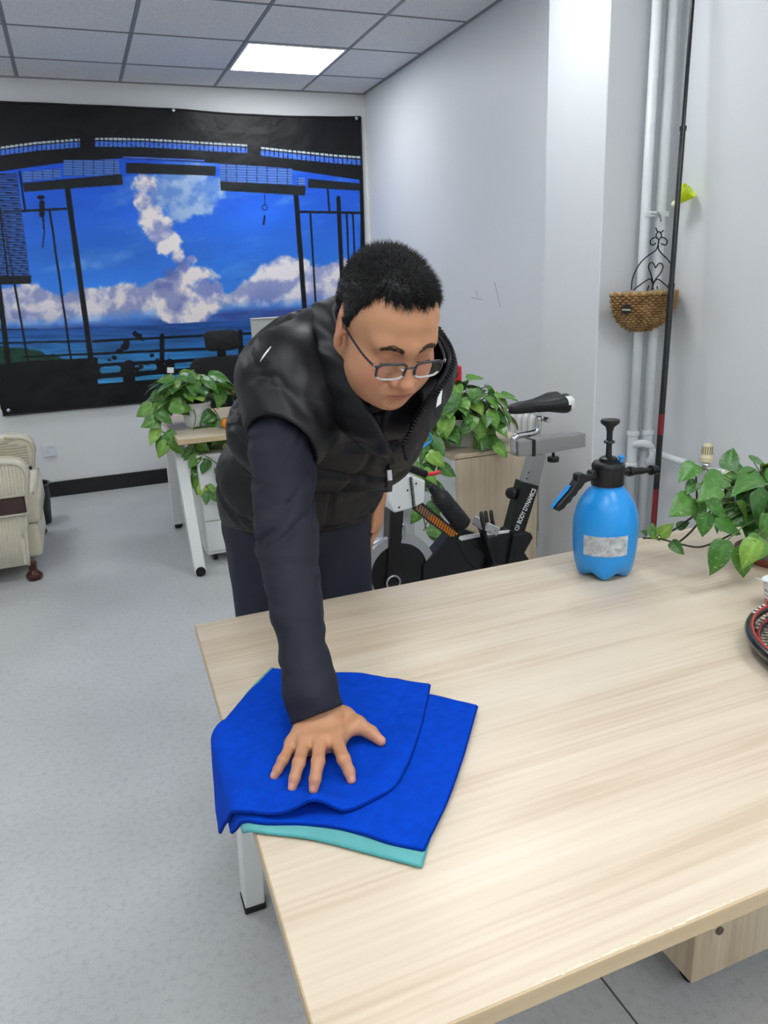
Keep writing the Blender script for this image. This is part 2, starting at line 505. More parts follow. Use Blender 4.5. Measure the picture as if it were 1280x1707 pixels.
# ---- LED panels of the ceiling grid, the added fill panels among them
em = bpy.data.materials.new('led_diffuser'); em.use_nodes = True
eb = em.node_tree.nodes['Principled BSDF']
eb.inputs['Base Color'].default_value = (0.9, 0.9, 0.9, 1)
eb.inputs['Emission Color'].default_value = (0.945, 0.983, 1.0, 1); eb.inputs['Emission Strength'].default_value = LAMP
frame_m = mat('lamp_frame', rgb(225, 227, 230), 0.4)
for n, (lx, ly, sx, sy) in enumerate(sorted(lamp_cells)):
    vis = abs(lx - 1.52) < 0.1 and ly > 5
    lab = 'lit square ceiling panel above the sky banner' if vis else 'lit square ceiling panel %s, outside the photograph' % (('nearest the window side, above the column' if ly > 2 else 'above the near desk' if ly > -1 else 'added as fill at the room front, right side') if lx > 0 else ('left of the sky banner' if ly > 5 else 'above the armchair side' if ly > 2 else 'left of the camera' if ly > -1 else 'added as fill at the room front, left side')) if abs(lx - 0.21) > 0.1 else 'lit square ceiling panel %s, outside the photograph' % ('added as fill straight above the camera' if ly > -1 else 'added as fill in the middle of the room front')
    t = thing('ceiling_light', (lx, ly, ZC), lab, 'ceiling light', 'square ceiling lights' )
    sx -= 0.024; sy -= 0.024
    fr = MB()
    for s_ in (-1, 1):
        fr.box((lx + s_ * (sx / 2 - 0.006), ly, ZC + 0.001), (0.012, sy, 0.012)); fr.box((lx, ly + s_ * (sy / 2 - 0.006), ZC + 0.001), (sx - 0.024, 0.012, 0.012))
    fr.build('frame', frame_m, t)
    MB().box((lx, ly, ZC + 0.004), (sx - 0.02, sy - 0.02, 0.006)).build('diffuser', em, t)

# ================================================================== SKY BANNER ON THE BACK WALL
def banner():
    x0, x1, ztop, zbot = -0.585, 2.302, 2.712, 0.655
    NX, NZ = 580, 430
    u = np.linspace(0, 1, NX); v = np.linspace(0, 1, NZ); U, V = np.meshgrid(u, v, indexing='ij')
    sag = 0.018 * np.sin(np.pi * np.clip((U - 0.5) * 2, 0, 1)) * (1 - V) - 0.01 * (1 - U) * (1 - V)
    X = x0 + (x1 - x0) * U - 0.035 * V * np.clip((U - 0.6) / 0.4, 0, 1)
    Z = ztop + (zbot - ztop) * V - sag
    wr = (fbm(U * 9 + V * 4, V * 3, 1.7, 3) - 0.5) * 0.012 + (fbm(U * 26 + V * 18, V * 20 - U * 11, 4.2, 3) - 0.5) * 0.007
    wr += 0.004 * np.sin((U * 38 + V * 8)) * np.exp(-V * 9)
    Y = YB - 0.018 - np.abs(0.004 + wr)
    # printed picture laid out in image pixels: each vertex projected through this camera
    P = np.stack([X, np.full_like(X, YB - 0.02), Z - CAM_H], -1) @ RC
    A = CX + FPX * P[..., 0] / P[..., 2]; B = CY + FPX * P[..., 1] / P[..., 2]
    C = np.zeros(A.shape + (3,)); C[:] = (14, 16, 22)
    C *= (0.8 + 0.5 * fbm(A / 60, B / 90, 2.0, 3))[..., None]
    def put(mask, col):
        m = np.clip(mask, 0, 1)[..., None]; C[:] = C * (1 - m) + np.array(col, float) * m if not hasattr(col, 'shape') else C * (1 - m) + col * m
    def lerp(a, xs, ys): return np.interp(a, xs, ys)
    def band(top, bot, soft=0.8): return np.clip((B - top) / soft + 0.5, 0, 1) * np.clip((bot - B) / soft + 0.5, 0, 1)
    def xb(l, r, soft=0.8): return np.clip((A - l) / soft + 0.5, 0, 1) * np.clip((r - A) / soft + 0.5, 0, 1)
    def seg(a, b, w, soft=0.8):
        dx, dy = b[0] - a[0], b[1] - a[1]; L = dx * dx + dy * dy
        t = np.clip(((A - a[0]) * dx + (B - a[1]) * dy) / L, 0, 1)
        return np.clip((w / 2 - np.hypot(A - a[0] - dx * t, B - a[1] - dy * t)) / soft + 0.5, 0, 1)
    K = (10, 13, 18)
    # sky
    top = lerp(A, [-90, 0, 100, 200, 360, 490, 600], [292, 286, 272, 264, 272, 284, 300])
    t = np.clip((B - 270) / 260, 0, 1)[..., None]
    sky = np.array([24, 84, 218.]) * (1 - t) + np.array([62, 148, 250.]) * t
    sky = sky * (0.86 + 0.28 * fbm(A / 120 + 0.4 * B / 100, B / 60, 0.3, 4))[..., None]
    put(band(top, 548), sky)
    n1 = fbm(A / 34, B / 34, 5.0, 6); n2 = fbm(A / 34 + 0.32, B / 34 + 0.42, 5.0, 6); n3 = fbm(A / 13, B / 13, 9.0, 4); n5 = fbm(A / 70, B / 70, 8.0, 4)
    relief = np.clip((n1 - n2) * 5.0 + 0.5, 0, 1)
    def cloud(mask, hi, lo, mixv):
        c = np.array(hi, float) * mixv[..., None] + np.array(lo, float) * (1 - mixv[..., None]); put(mask, c)
    def blob(pts, rough=26, soft=9):
        d = np.full(A.shape, -1e3)
        for (px, py, r) in pts: d = np.maximum(d, r - np.hypot(A - px, B - py))
        return np.clip((d + (n1 - 0.5) * rough * 1.6 + (n3 - 0.5) * rough * 0.8) / soft + 0.5, 0, 1)
    win = band(top, 548)
    # faint high haze
    cloud(win * np.clip((fbm(A / 90 + B / 60, B / 40, 3.3, 5) - 0.5) * 2.2, 0, 0.45), (150, 195, 250), (90, 150, 240), relief)
    # cloud bank
    ctop = lerp(A, [-90, 0, 60, 110, 160, 210, 260, 300, 330, 380, 410, 435, 470, 520, 565, 620], [470, 474, 470, 478, 482, 470, 466, 452, 470, 486, 458, 440, 428, 432, 430, 428])
    bank = np.clip((B - ctop + (n1 - 0.5) * 44 + (n3 - 0.5) * 14) / 8, 0, 1) * win
    cbot = lerp(A, [-90, 0, 100, 200, 300, 400, 500, 620], [552, 552, 548, 540, 530, 520, 516, 512])
    fade = np.clip((cbot - B + (n3 - 0.5) * 14) / 22, 0, 1)
    mixv = np.clip(0.25 + 0.75 * relief + 0.4 * (n5 - 0.5) - 0.35 * np.clip((B - ctop - 30) / 60, 0, 1), 0, 1)
    hi = np.stack([np.full(A.shape, 244.), 232 + 8 * n5, 236 + 10 * n5], -1)
    cl = hi * mixv[..., None] + np.array([128, 142, 202.]) * (1 - mixv[..., None])
    put(bank * fade, cl)
    dark = np.clip((B - cbot + 10) / 12, 0, 1) * win * np.clip((fbm(A / 80, B / 18, 2, 4)) * 1.5, 0, 1)
    put(dark, np.array([58, 82, 158.]))
    # the tall cloud
    grey = blob([(310, 312, 34), (345, 310, 26), (335, 335, 24), (300, 345, 26), (280, 315, 34)], 24, 12) * win
    cloud(grey * 0.9, (186, 208, 236), (108, 150, 222), np.clip(relief * 0.8 + 0.1, 0, 1))
    tower = blob([(243, 305, 22), (238, 335, 20), (250, 360, 22), (268, 385, 24), (285, 408, 20), (296, 428, 18), (318, 430, 13), (305, 455, 21), (300, 480, 26), (335, 462, 20), (345, 485, 28), (325, 510, 34), (290, 510, 30)], 22, 7) * win
    sh = np.clip(relief * 1.1 - 0.0 + 0.35 * (265 - A + (B - 300) * 0.5) / 90, 0, 1)
    cloud(tower, (250, 240, 240), (132, 146, 208), sh)
    cloud(blob([(300, 440, 12), (285, 455, 14), (278, 480, 12), (295, 505, 14)], 20, 12) * win * 0.75, (120, 134, 196), (96, 110, 186), relief)
    # sea
    s = fbm(A / 60, B / 3.5, 1.0, 4); tt = np.clip((B - 545) / 80, 0, 1)
    hz = lerp(A, [-90, 0, 160, 420, 620], [556, 551, 545, 533, 527])
    sea = np.array([36, 84, 160.]) * (1 - tt[..., None]) + np.array([62, 150, 205.]) * tt[..., None]
    sea = sea * (0.7 + 0.6 * s)[..., None]
    put(band(hz, 640) * xb(-90, 620), sea)
    hill = np.clip((B - lerp(A, [-90, 0, 40, 75, 110], [570, 574, 580, 586, 596]) + (n3 - 0.5) * 10) / 3, 0, 1) * xb(-90, 112)
    put(hill, np.array([26, 62, 48.]) * (0.6 + 0.8 * n3)[..., None])
    # lower dark wall, railing
    low = lerp(A, [-90, 0, 45, 160], [612, 607, 601, 596])
    put(np.clip((B - low) / 1.0, 0, 1) * xb(-90, 163), K)
    rail_b = lerp(A, [155, 330, 420, 620], [641, 627, 619, 604])
    put(np.clip((B - rail_b + 1), 0, 1), K)
    for (a, b, w_) in (((155, 569), (620, 545), 4), ((155, 590), (620, 569), 4), ((155, 609), (620, 584), 5), ((155, 628), (420, 610), 8), ((0, 572), (150, 568), 3), ((40, 595), (150, 590), 3),
                       ((270, 560), (270, 612), 8), ((400, 553), (402, 600), 8), ((158, 600), (158, 640), 9), ((215, 610), (215, 634), 20), ((283, 606), (283, 624), 16)):
        put(seg(a, b, w_), K)
    for (a, b) in (((172, 617), (196, 615)), ((222, 615), (256, 612)), ((292, 611), (322, 608))):
        put(np.clip(seg((a[0] - 8, a[1] + 4), (b[0] + 8, b[1]), 22) - seg((a[0], a[1]), b, 11), 0, 1), K)
    for (px, py, r) in ((190, 596, 6), (198, 585, 7), (208, 578, 8), (212, 572, 6), (232, 560, 6), (238, 566, 7), (225, 556, 5), (228, 615, 6), (236, 612, 5), (254, 592, 5), (262, 600, 4), (246, 608, 4), (182, 600, 5), (280, 595, 4)):
        put(np.clip((r * 0.8 - np.hypot(A - px, (B - py) * 1.3) + (n3 - 0.5) * 9) / 1.0, 0, 1), K)
    # posts and mullions
    for (a, b, w_) in (((112, 312), (152, 602), 9), ((493, 322), (511, 560), 8), ((564, 330), (574, 560), 7), ((603, 292), (609, 560), 8), ((33, 286), (42, 352), 3.5), ((83, 352), (118, 597), 3.5),
                       ((4, 356), (46, 600), 3.5), ((-8, 430), (14, 606), 9), ((-80, 358), (110, 348), 4), ((496, 353), (606, 355), 4), ((517, 355), (527, 520), 3.2), ((546, 316), (549, 353), 3), ((578, 356), (582, 470), 3), ((588, 356), (593, 470), 3)):
        put(seg(a, b, w_), K)
    # half-lowered slatted blinds
    st = 0.5 + 0.5 * np.sin((B - A * 0.03) * 1.45); st2 = 0.5 + 0.5 * np.sin((B - A * 0.03) * 1.45 + 0.8)
    def quadm(tl, tr, br, bl):
        yt = lerp(A, [tl[0], tr[0]], [tl[1], tr[1]]); yb_ = lerp(A, [bl[0], br[0]], [bl[1], br[1]])
        f_ = np.clip((B - yt) / np.maximum(yb_ - yt, 1), 0, 1)
        return band(yt, yb_) * np.clip((A - (tl[0] + (bl[0] - tl[0]) * f_)) + 0.5, 0, 1) * np.clip(((tr[0] + (br[0] - tr[0]) * f_) - A) + 0.5, 0, 1)
    bl = quadm((-90, 292), (28, 288), (50, 462), (-90, 466))
    put(bl * 0.72, np.stack([40 + 30 * st, 60 + 60 * st, 110 + 90 * st], -1)); put(bl * (st2 > 0.72) * 0.8, K); put(bl * (np.abs(((A - B * 0.12) % 44) - 2) < 1.4), K)
    put(quadm((-90, 464), (52, 459), (52, 473), (-90, 477)), (20, 26, 32))
    for q in (((106, 267), (198, 266), (200, 291), (106, 294)), ((38, 287), (101, 281), (101, 296), (38, 303)), ((366, 273), (487, 281), (487, 309), (367, 303)), ((494, 296), (508, 296), (508, 312), (494, 310))):
        bm_ = quadm(*q); put(bm_, np.stack([52 + 46 * st2, 84 + 60 * st2, 170 + 50 * st2], -1)); put(bm_ * (np.abs((A % 17) - 3) < 0.9) * 0.6, (30, 44, 96))
    put(seg((206, 262), (340, 268), 2.4), (84, 120, 226))
    for q in (((38, 305), (203, 290), (205, 308), (40, 320)), ((210, 271), (360, 277), (359, 293), (210, 289)), ((367, 302), (510, 310), (508, 326), (368, 318)), ((513, 298), (602, 306), (602, 318), (513, 313))):
        put(quadm(*q), np.array([24, 29, 33.]) * (0.8 + 0.5 * n3)[..., None])
    # lit transom cells
    for (xa, xz, xs_, yt_) in ((-90, 133, [-90, 0, 60, 133], [256, 245, 237, 231]), (158, 412, [158, 240, 330, 412], [230, 231, 236, 241]), (434, 602, [434, 500, 560, 602], [245, 252, 258, 261])):
        yt = lerp(A, xs_, yt_); cell = (np.abs(((A - xa) % 7.6) - 3.8) < 3.0).astype(float) * xb(xa, xz)
        put(cell * band(yt, yt + 3.2), (205, 218, 226)); put(cell * band(yt + 5.4, yt + 14.5), np.stack([50 + 40 * n3, 100 + 40 * n3, 214 + 26 * n3], -1))
    # wind chimes
    for (px, py, r) in ((68, 329, 7),): put(np.clip(r - np.hypot(A - px, (B - py) * 1.8), 0, 1), K)
    put(seg((70, 338), (70, 358), 9), K); put(seg((72, 360), (73, 382), 3), K); put(seg((74, 385), (71, 412), 3), (26, 50, 110))
    put(seg((441, 324), (441, 340), 1.2), K); put(np.clip(5.5 - np.hypot(A - 441, B - 346), 0, 1) * np.clip(np.hypot(A - 441, B - 346) - 3.2, 0, 1), K); put(seg((441, 360), (439, 374), 3), K)
    put(np.clip((A - 600) / 1.2, 0, 1), K)
    C = np.clip(C, 0, 255) / 255.0
    Cl = np.where(C <= 0.04045, C / 12.92, ((C + 0.055) / 1.055) ** 2.4)
    idx = np.arange(NX * NZ).reshape(NX, NZ)
    Q = np.stack([idx[:-1, :-1], idx[1:, :-1], idx[1:, 1:], idx[:-1, 1:]], -1).reshape(-1, 4)
    m = mat('printed_polyester', (1, 1, 1, 1), 0.42, spec=0.35, attr='paint', bump=0.12, bscale=900)
    t = thing('sky_banner', ((x0 + x1) / 2, YB - 0.02, zbot), 'large printed cloth banner of clouds and blue sky seen through a dark balcony', 'banner')
    o = fastobj('printed_cloth', np.stack([X, Y, Z], -1).reshape(-1, 3), Q, m, t, Cl.reshape(-1, 3))
    hm = mat('banner_hem_black', rgb(16, 17, 21), 0.5)
    for pts in ([(X[i, 0], Y[i, 0] - 0.002, Z[i, 0]) for i in range(0, NX, 12)] + [(X[-1, 0], Y[-1, 0], Z[-1, 0])], [(X[i, -1], Y[i, -1] - 0.002, Z[i, -1]) for i in range(0, NX, 12)] + [(X[-1, -1], Y[-1, -1], Z[-1, -1])],
                [(X[0, j], Y[0, j] - 0.002, Z[0, j]) for j in range(0, NZ, 12)], [(X[-1, j], Y[-1, j] - 0.002, Z[-1, j]) for j in range(0, NZ, 12)]):
        MB().tube(pts, 0.006, 6).build('hem', hm, t, True)
    gm = mat('grommet_steel', rgb(205, 208, 212), 0.25, metal=0.9)
    for q in ((594, 197), (14, 684), (289, 184)):
        p = at_y(*q, YB - 0.035)
        MB().lathe([(0.004, 0), (0.012, 0), (0.013, 0.004), (0.004, 0.005)], 16, p, rot_to((0, -1, 0))).build('grommet', gm, t, True)
banner()
# ================================================================== FURNITURE
def wood_mat(name, c1, c2, c3, rough, axis_='x', scale=1.0):
    m = bpy.data.materials.new(name); m.use_nodes = True; N = NT(m)
    tc = N.new('ShaderNodeTexCoord')
    def noise(sc, st, det, dist=0.0):
        mp = N.new('ShaderNodeMapping'); mp.inputs['Scale'].default_value = st; N.link(tc.outputs['Object'], mp.inputs[0])
        n = N.new('ShaderNodeTexNoise'); n.inputs['Scale'].default_value = sc * scale; n.inputs['Detail'].default_value = det; n.inputs['Distortion'].default_value = dist
        N.link(mp.outputs[0], n.inputs['Vector']); return n.outputs[0]
    L = {'x': (0.8, 8, 8), 'y': (8, 0.8, 8), 'z': (8, 8, 0.8)}[axis_]
    Lf = {'x': (2.5, 120, 120), 'y': (120, 2.5, 120), 'z': (120, 120, 2.5)}[axis_]
    Lb = {'x': (0.35, 2.6, 2.6), 'y': (2.6, 0.35, 2.6), 'z': (2.6, 2.6, 0.35)}[axis_]
    a = noise(1.6, L, 5, 0.7); b_ = noise(1.0, Lf, 3, 0.1); c_ = noise(1.5, Lb, 2, 0.3)
    # cathedral figure: rings of a broad stretched noise
    ml = N.new('ShaderNodeMath', operation='MULTIPLY'); ml.inputs[1].default_value = 26.0; N.link(c_, ml.inputs[0])
    sn = N.new('ShaderNodeMath', operation='SINE'); N.link(ml.outputs[0], sn.inputs[0])
    def mul(x, k):
        q = N.new('ShaderNodeMath', operation='MULTIPLY'); q.inputs[1].default_value = k; N.link(x, q.inputs[0]); return q.outputs[0]
    def add(x, y):
        q = N.new('ShaderNodeMath', operation='ADD'); N.link(x, q.inputs[0]); N.link(y, q.inputs[1]); return q.outputs[0]
    f = add(add(mul(a, 0.58), mul(b_, 0.42)), mul(sn.outputs[0], 0.065))
    r = N.new('ShaderNodeValToRGB'); e = r.color_ramp.elements
    e[0].position = 0.36; e[0].color = c3; e[1].position = 0.66; e[1].color = c1
    md = r.color_ramp.elements.new(0.5); md.color = c2
    N.link(f, r.inputs[0]); N.link(r.outputs[0], N.b.inputs['Base Color'])
    N.b.inputs['Roughness'].default_value = rough
    bp = N.new('ShaderNodeBump'); bp.inputs['Strength'].default_value = 0.06; bp.inputs['Distance'].default_value = 0.002
    N.link(b_, bp.inputs['Height']); N.link(bp.outputs[0], N.b.inputs['Normal'])
    MATS[name] = m
    return m
desk_wood = wood_mat('maple_laminate', rgb(226, 211, 190), rgb(219, 202, 179), rgb(205, 185, 160), 0.33)
edge_wood = wood_mat('maple_edge_band', rgb(206, 182, 145), rgb(198, 174, 138), rgb(186, 160, 122), 0.4)
cab_wood = wood_mat('cabinet_laminate', rgb(216, 198, 172), rgb(206, 187, 160), rgb(190, 169, 140), 0.4, 'z')
white_metal = mat('white_powder_coat', rgb(226, 227, 226), 0.4, bump=0.03, bscale=300)
black_plastic = mat('black_plastic', rgb(20, 20, 22), 0.38)
black_rubber = mat('black_rubber', rgb(16, 16, 17), 0.7)
chrome = mat('chrome', rgb(205, 206, 208), 0.16, metal=1.0)

# ---- big desk in the foreground
DZ = 0.74
def leg(mb, top, foot, wx, wy):
    a, b = Vector(top), Vector(foot); r = []
    for p in (a, b):
        r.append([p + Vector((sx * wx / 2, sy * wy / 2, 0)) for sx, sy in ((-1, -1), (1, -1), (1, 1), (-1, 1))])
    mb.loft(r, True); return mb
def big_desk():
    t = thing('office_desk', (1.1, 1.08, 0), 'long light wood desk with white metal legs in the foreground', 'desk')
    TH = 0.026
    q = [(0.153, 1.628), (2.15, 1.634), (2.15, 0.53), (0.119, 0.528)]
    a = [(x, y, DZ - 0.0008) for x, y in q]; b = [(x, y, DZ - TH) for x, y in q]
    top = MB().loft([b, a], True).build('desktop', edge_wood, t, False, bevel=0.0015)
    i = 0.0022
    qi = [(0.153 + i, 1.628 - i), (2.15 - i, 1.634 - i), (2.15 - i, 0.53 + i), (0.119 + i, 0.528 + i)]
    MB().loft([[(x, y, DZ - 0.003) for x, y in qi], [(x, y, DZ) for x, y in qi]], True).build('laminate_surface', desk_wood, top)
    # chipped near edge
    chip = mat('chipped_core', rgb(238, 226, 200), 0.8)
    mb = MB()
    rr = random.Random(4)
    for k in range(26):
        x = 0.36 + k * 0.011 + rr.uniform(-0.003, 0.003); wv = rr.uniform(0.002, 0.010)
        v, f = ico((x, 0.5305 + rr.uniform(0, 0.003), DZ - 0.0003), 1, 1, (wv, rr.uniform(0.0008, 0.002), 0.0011)); mb.add(v, f)
    mb.build('edge_chip', chip, top)
    bp = mat('leg_foot_black', rgb(18, 18, 18), 0.6)
    for (tx, ty, fx, fy) in ((0.20, 1.36, 0.203, 1.55), (0.20, 0.80, 0.203, 0.62), (2.08, 1.36, 2.08, 1.55), (2.08, 0.80, 2.08, 0.62)):
        l = leg(MB(), (tx, ty, DZ - TH), (fx, fy, 0.016), 0.048, 0.06).build('leg', white_metal, t, bevel=0.003)
        MB().box((fx, fy, 0.008), (0.052, 0.066, 0.016), bev=0.002).build('foot_cap', bp, l)
    for x in (0.20, 2.08):
        MB().box((x, 1.08, DZ - TH - 0.02), (0.05, 0.56, 0.04), bev=0.002).build('leg_rail', white_metal, t)
    for y in (0.86, 1.30):
        MB().box((1.14, y, DZ - TH - 0.02), (1.83, 0.03, 0.04)).build('beam', white_metal, t)
    return t
big_desk()
# ---- rolling pedestal under the desk, lower right corner
def pedestal(name, x0, x1, y0, y1, z0, z1, m, label, cat, screw=False, drawers=0, front=-1):
    t = thing(name, ((x0 + x1) / 2, (y0 + y1) / 2, 0), label, cat)
    MB().box(((x0 + x1) / 2, (y0 + y1) / 2, (z0 + z1) / 2), (x1 - x0, y1 - y0, z1 - z0), bev=0.002).build('body', m, t)
    if screw:
        p = (x0 + 0.06, y0 - 0.0015, z0 + 0.115)
        MB().lathe([(0.0, 0), (0.009, 0), (0.009, 0.003), (0.006, 0.004)], 14, p, rot_to((0, -1, 0))).build('cam_lock', mat('lock_grey', rgb(110, 100, 85), 0.4, metal=0.5), t)
    for k in range(drawers):
        zz = z0 + 0.02 + (z1 - z0 - 0.04) * (k + 0.5) / drawers
        d = MB().box(((x0 + x1) / 2, y0 - 0.006, zz), (x1 - x0 - 0.006, 0.012, (z1 - z0 - 0.04) / drawers - 0.006), bev=0.002).build('drawer_front', m, t)
    for sx in (x0 + 0.05, x1 - 0.05):
        for sy in (y0 + 0.05, y1 - 0.05):
            c = MB().box((sx, sy, z0 - 0.008), (0.04, 0.04, 0.016)).build('caster', black_plastic, t)
            MB().lathe([(0.012, -0.011), (0.0215, -0.011), (0.023, -0.006), (0.023, 0.006), (0.0215, 0.011), (0.012, 0.011)], 18, (sx, sy + 0.006, 0.0232), rot_to((1, 0, 0))).build('wheel', black_rubber, c, 'auto')
    return t
pedestal('desk_pedestal', 0.977, 1.42, 0.895, 1.31, 0.066, 0.64, cab_wood, 'light wood rolling pedestal under the near desk edge', 'pedestal', screw=True)

# ---- far desk with splayed white legs
def far_desk():
    x0, x1, y0, y1 = 0.40, 1.85, 3.93, 4.90
    t = thing('office_desk', ((x0 + x1) / 2, (y0 + y1) / 2, 0), 'far desk with splayed white legs in front of the banner', 'desk')
    top = MB().box(((x0 + x1) / 2, (y0 + y1) / 2, DZ - 0.014), (x1 - x0, y1 - y0, 0.028), bev=0.002).build('desktop', edge_wood, t)
    MB().box(((x0 + x1) / 2, (y0 + y1) / 2, DZ - 0.001), (x1 - x0 - 0.004, y1 - y0 - 0.004, 0.0028)).build('laminate_surface', desk_wood, top)
    for (xx, s_) in ((x0 + 0.032, 1), (x1 - 0.04, -1)):
        for (ty, fy) in ((4.18, 3.92), (4.62, 4.86)):
            l = leg(MB(), (xx - 0.008, ty, DZ - 0.028), (xx, fy, 0.012), 0.058, 0.075).build('leg', white_metal, t, bevel=0.003)
            MB().lathe([(0.0, -0.004), (0.026, -0.004), (0.026, 0.004), (0.0, 0.004)], 18, (xx, fy - 0.039, 0.027), rot_to((0, 1, 0))).build('foot_cap', black_rubber, l)
            MB().box((xx, fy, 0.006), (0.04, 0.05, 0.012)).build('foot_cap', black_rubber, l)
        MB().box((xx - 0.008, 4.40, DZ - 0.05), (0.05, 0.5, 0.044)).build('leg_rail', white_metal, t)
    MB().box(((x0 + x1) / 2, 4.7, 0.52), (x1 - x0 - 0.15, 0.016, 0.30)).build('modesty_panel', white_metal, t)
far_desk()
pedestal('desk_pedestal', 0.50, 0.89, 4.06, 4.55, 0.05, 0.62, white_metal, 'white metal pedestal under the far desk behind trailing leaves', 'pedestal', drawers=3)

# ---- monitor seen from behind
def monitor():
    t = thing('monitor', (1.26, 4.52, DZ), 'light grey back of a monitor on the far desk', 'monitor')
    gm = mat('monitor_grey', rgb(176, 179, 178), 0.45)
    MB().box((1.25, 4.56, 1.115), (0.57, 0.026, 0.36), bev=0.006, seg=2).build('housing', gm, t, 'auto')
    MB().box((1.25, 4.5735, 1.117), (0.55, 0.002, 0.33)).build('screen', mat('screen_black', rgb(8, 8, 10), 0.1), t)
    MB().box((1.25, 4.55, 1.296), (0.574, 0.03, 0.006), bev=0.002).build('top_bezel', mat('bezel_white', rgb(228, 230, 230), 0.4), t)
    MB().box((1.25, 4.53, 0.93), (0.06, 0.03, 0.36), bev=0.004).build('stand_neck', gm, t)
    MB().box((1.25, 4.53, DZ + 0.006), (0.22, 0.17, 0.012), bev=0.004).build('stand_base', gm, t)
monitor()
# ---- black office chair behind the far desk
def office_chair():
    t = thing('office_chair', (0.93, 5.25, 0), 'black office chair with headrest behind the far desk', 'chair')
    fab = mat('mesh_black', rgb(24, 26, 30), 0.7, bump=0.25, bscale=500)
    def cushion(name, c, sx, sy, sz, tilt, curve=0.03, pw=5.0):
        rings = []; n = 36
        for k in range(13):
            a = -1 + 2 * k / 12; rr = (1 - abs(a) ** 6) ** 0.25 * 0.999 + 0.001
            ring = []
            for i in range(n):
                th = 2 * math.pi * i / n; cc, ss = math.cos(th), math.sin(th)
                x = math.copysign(abs(cc) ** (2 / pw), cc) * sx / 2 * rr; z = math.copysign(abs(ss) ** (2 / pw), ss) * sz / 2 * rr
                y = a * sy / 2 + curve * ((x / (sx / 2)) ** 2) * -1
                v = Matrix.Rotation(tilt, 3, 'X') @ Vector((x, y, z)) + Vector(c); ring.append(v)
            rings.append(ring)
        return MB().loft(rings, True).build(name, fab, t, True)
    hr = cushion('headrest', (0.89, 5.20, 1.142), 0.225, 0.05, 0.135, -0.12)
    cushion('backrest', (0.905, 5.22, 0.76), 0.50, 0.05, 0.56, -0.08, 0.05, 6)
    MB().bar((0.89, 5.235, 1.10), (0.9, 5.255, 0.95), 0.06, 0.012).build('headrest_bracket', black_plastic, t)
    cushion('seat', (0.905, 5.0, 0.47), 0.50, 0.46, 0.07, 0, 0.0, 6)
    MB().tube([(0.905, 5.26, 0.62), (0.905, 5.24, 0.45), (0.905, 5.05, 0.42)], 0.025, 10).build('back_bracket', black_plastic, t, True)
    MB().lathe([(0.03, 0.09), (0.03, 0.28), (0.02, 0.28), (0.02, 0.43)], 16, (0.905, 5.02, 0)).build('gas_lift', black_plastic, t, 'auto')
    for k in range(5):
        a = 2 * math.pi * k / 5 + 0.3; e = Vector((0.905 + 0.29 * math.cos(a), 5.02 + 0.29 * math.sin(a), 0.07))
        l = MB().tube([(0.905, 5.02, 0.12), tuple(e)], [0.024, 0.016], 8).build('base_leg', black_plastic, t, True)
        MB().lathe([(0.01, -0.02), (0.027, -0.02), (0.027, 0.02), (0.01, 0.02)], 16, (e.x, e.y, 0.0275), rot_to((-math.sin(a), math.cos(a), 0))).build('wheel', black_rubber, l, 'auto')
    for s_ in (-1, 1):
        MB().tube(smoothpath([(0.905 + s_ * 0.2, 5.05, 0.45), (0.905 + s_ * 0.28, 5.05, 0.5), (0.905 + s_ * 0.28, 5.05, 0.64), (0.905 + s_ * 0.28, 5.12, 0.66), (0.905 + s_ * 0.28, 4.92, 0.665)], 5), 0.016, 8).build('armrest', black_plastic, t, True)
office_chair()

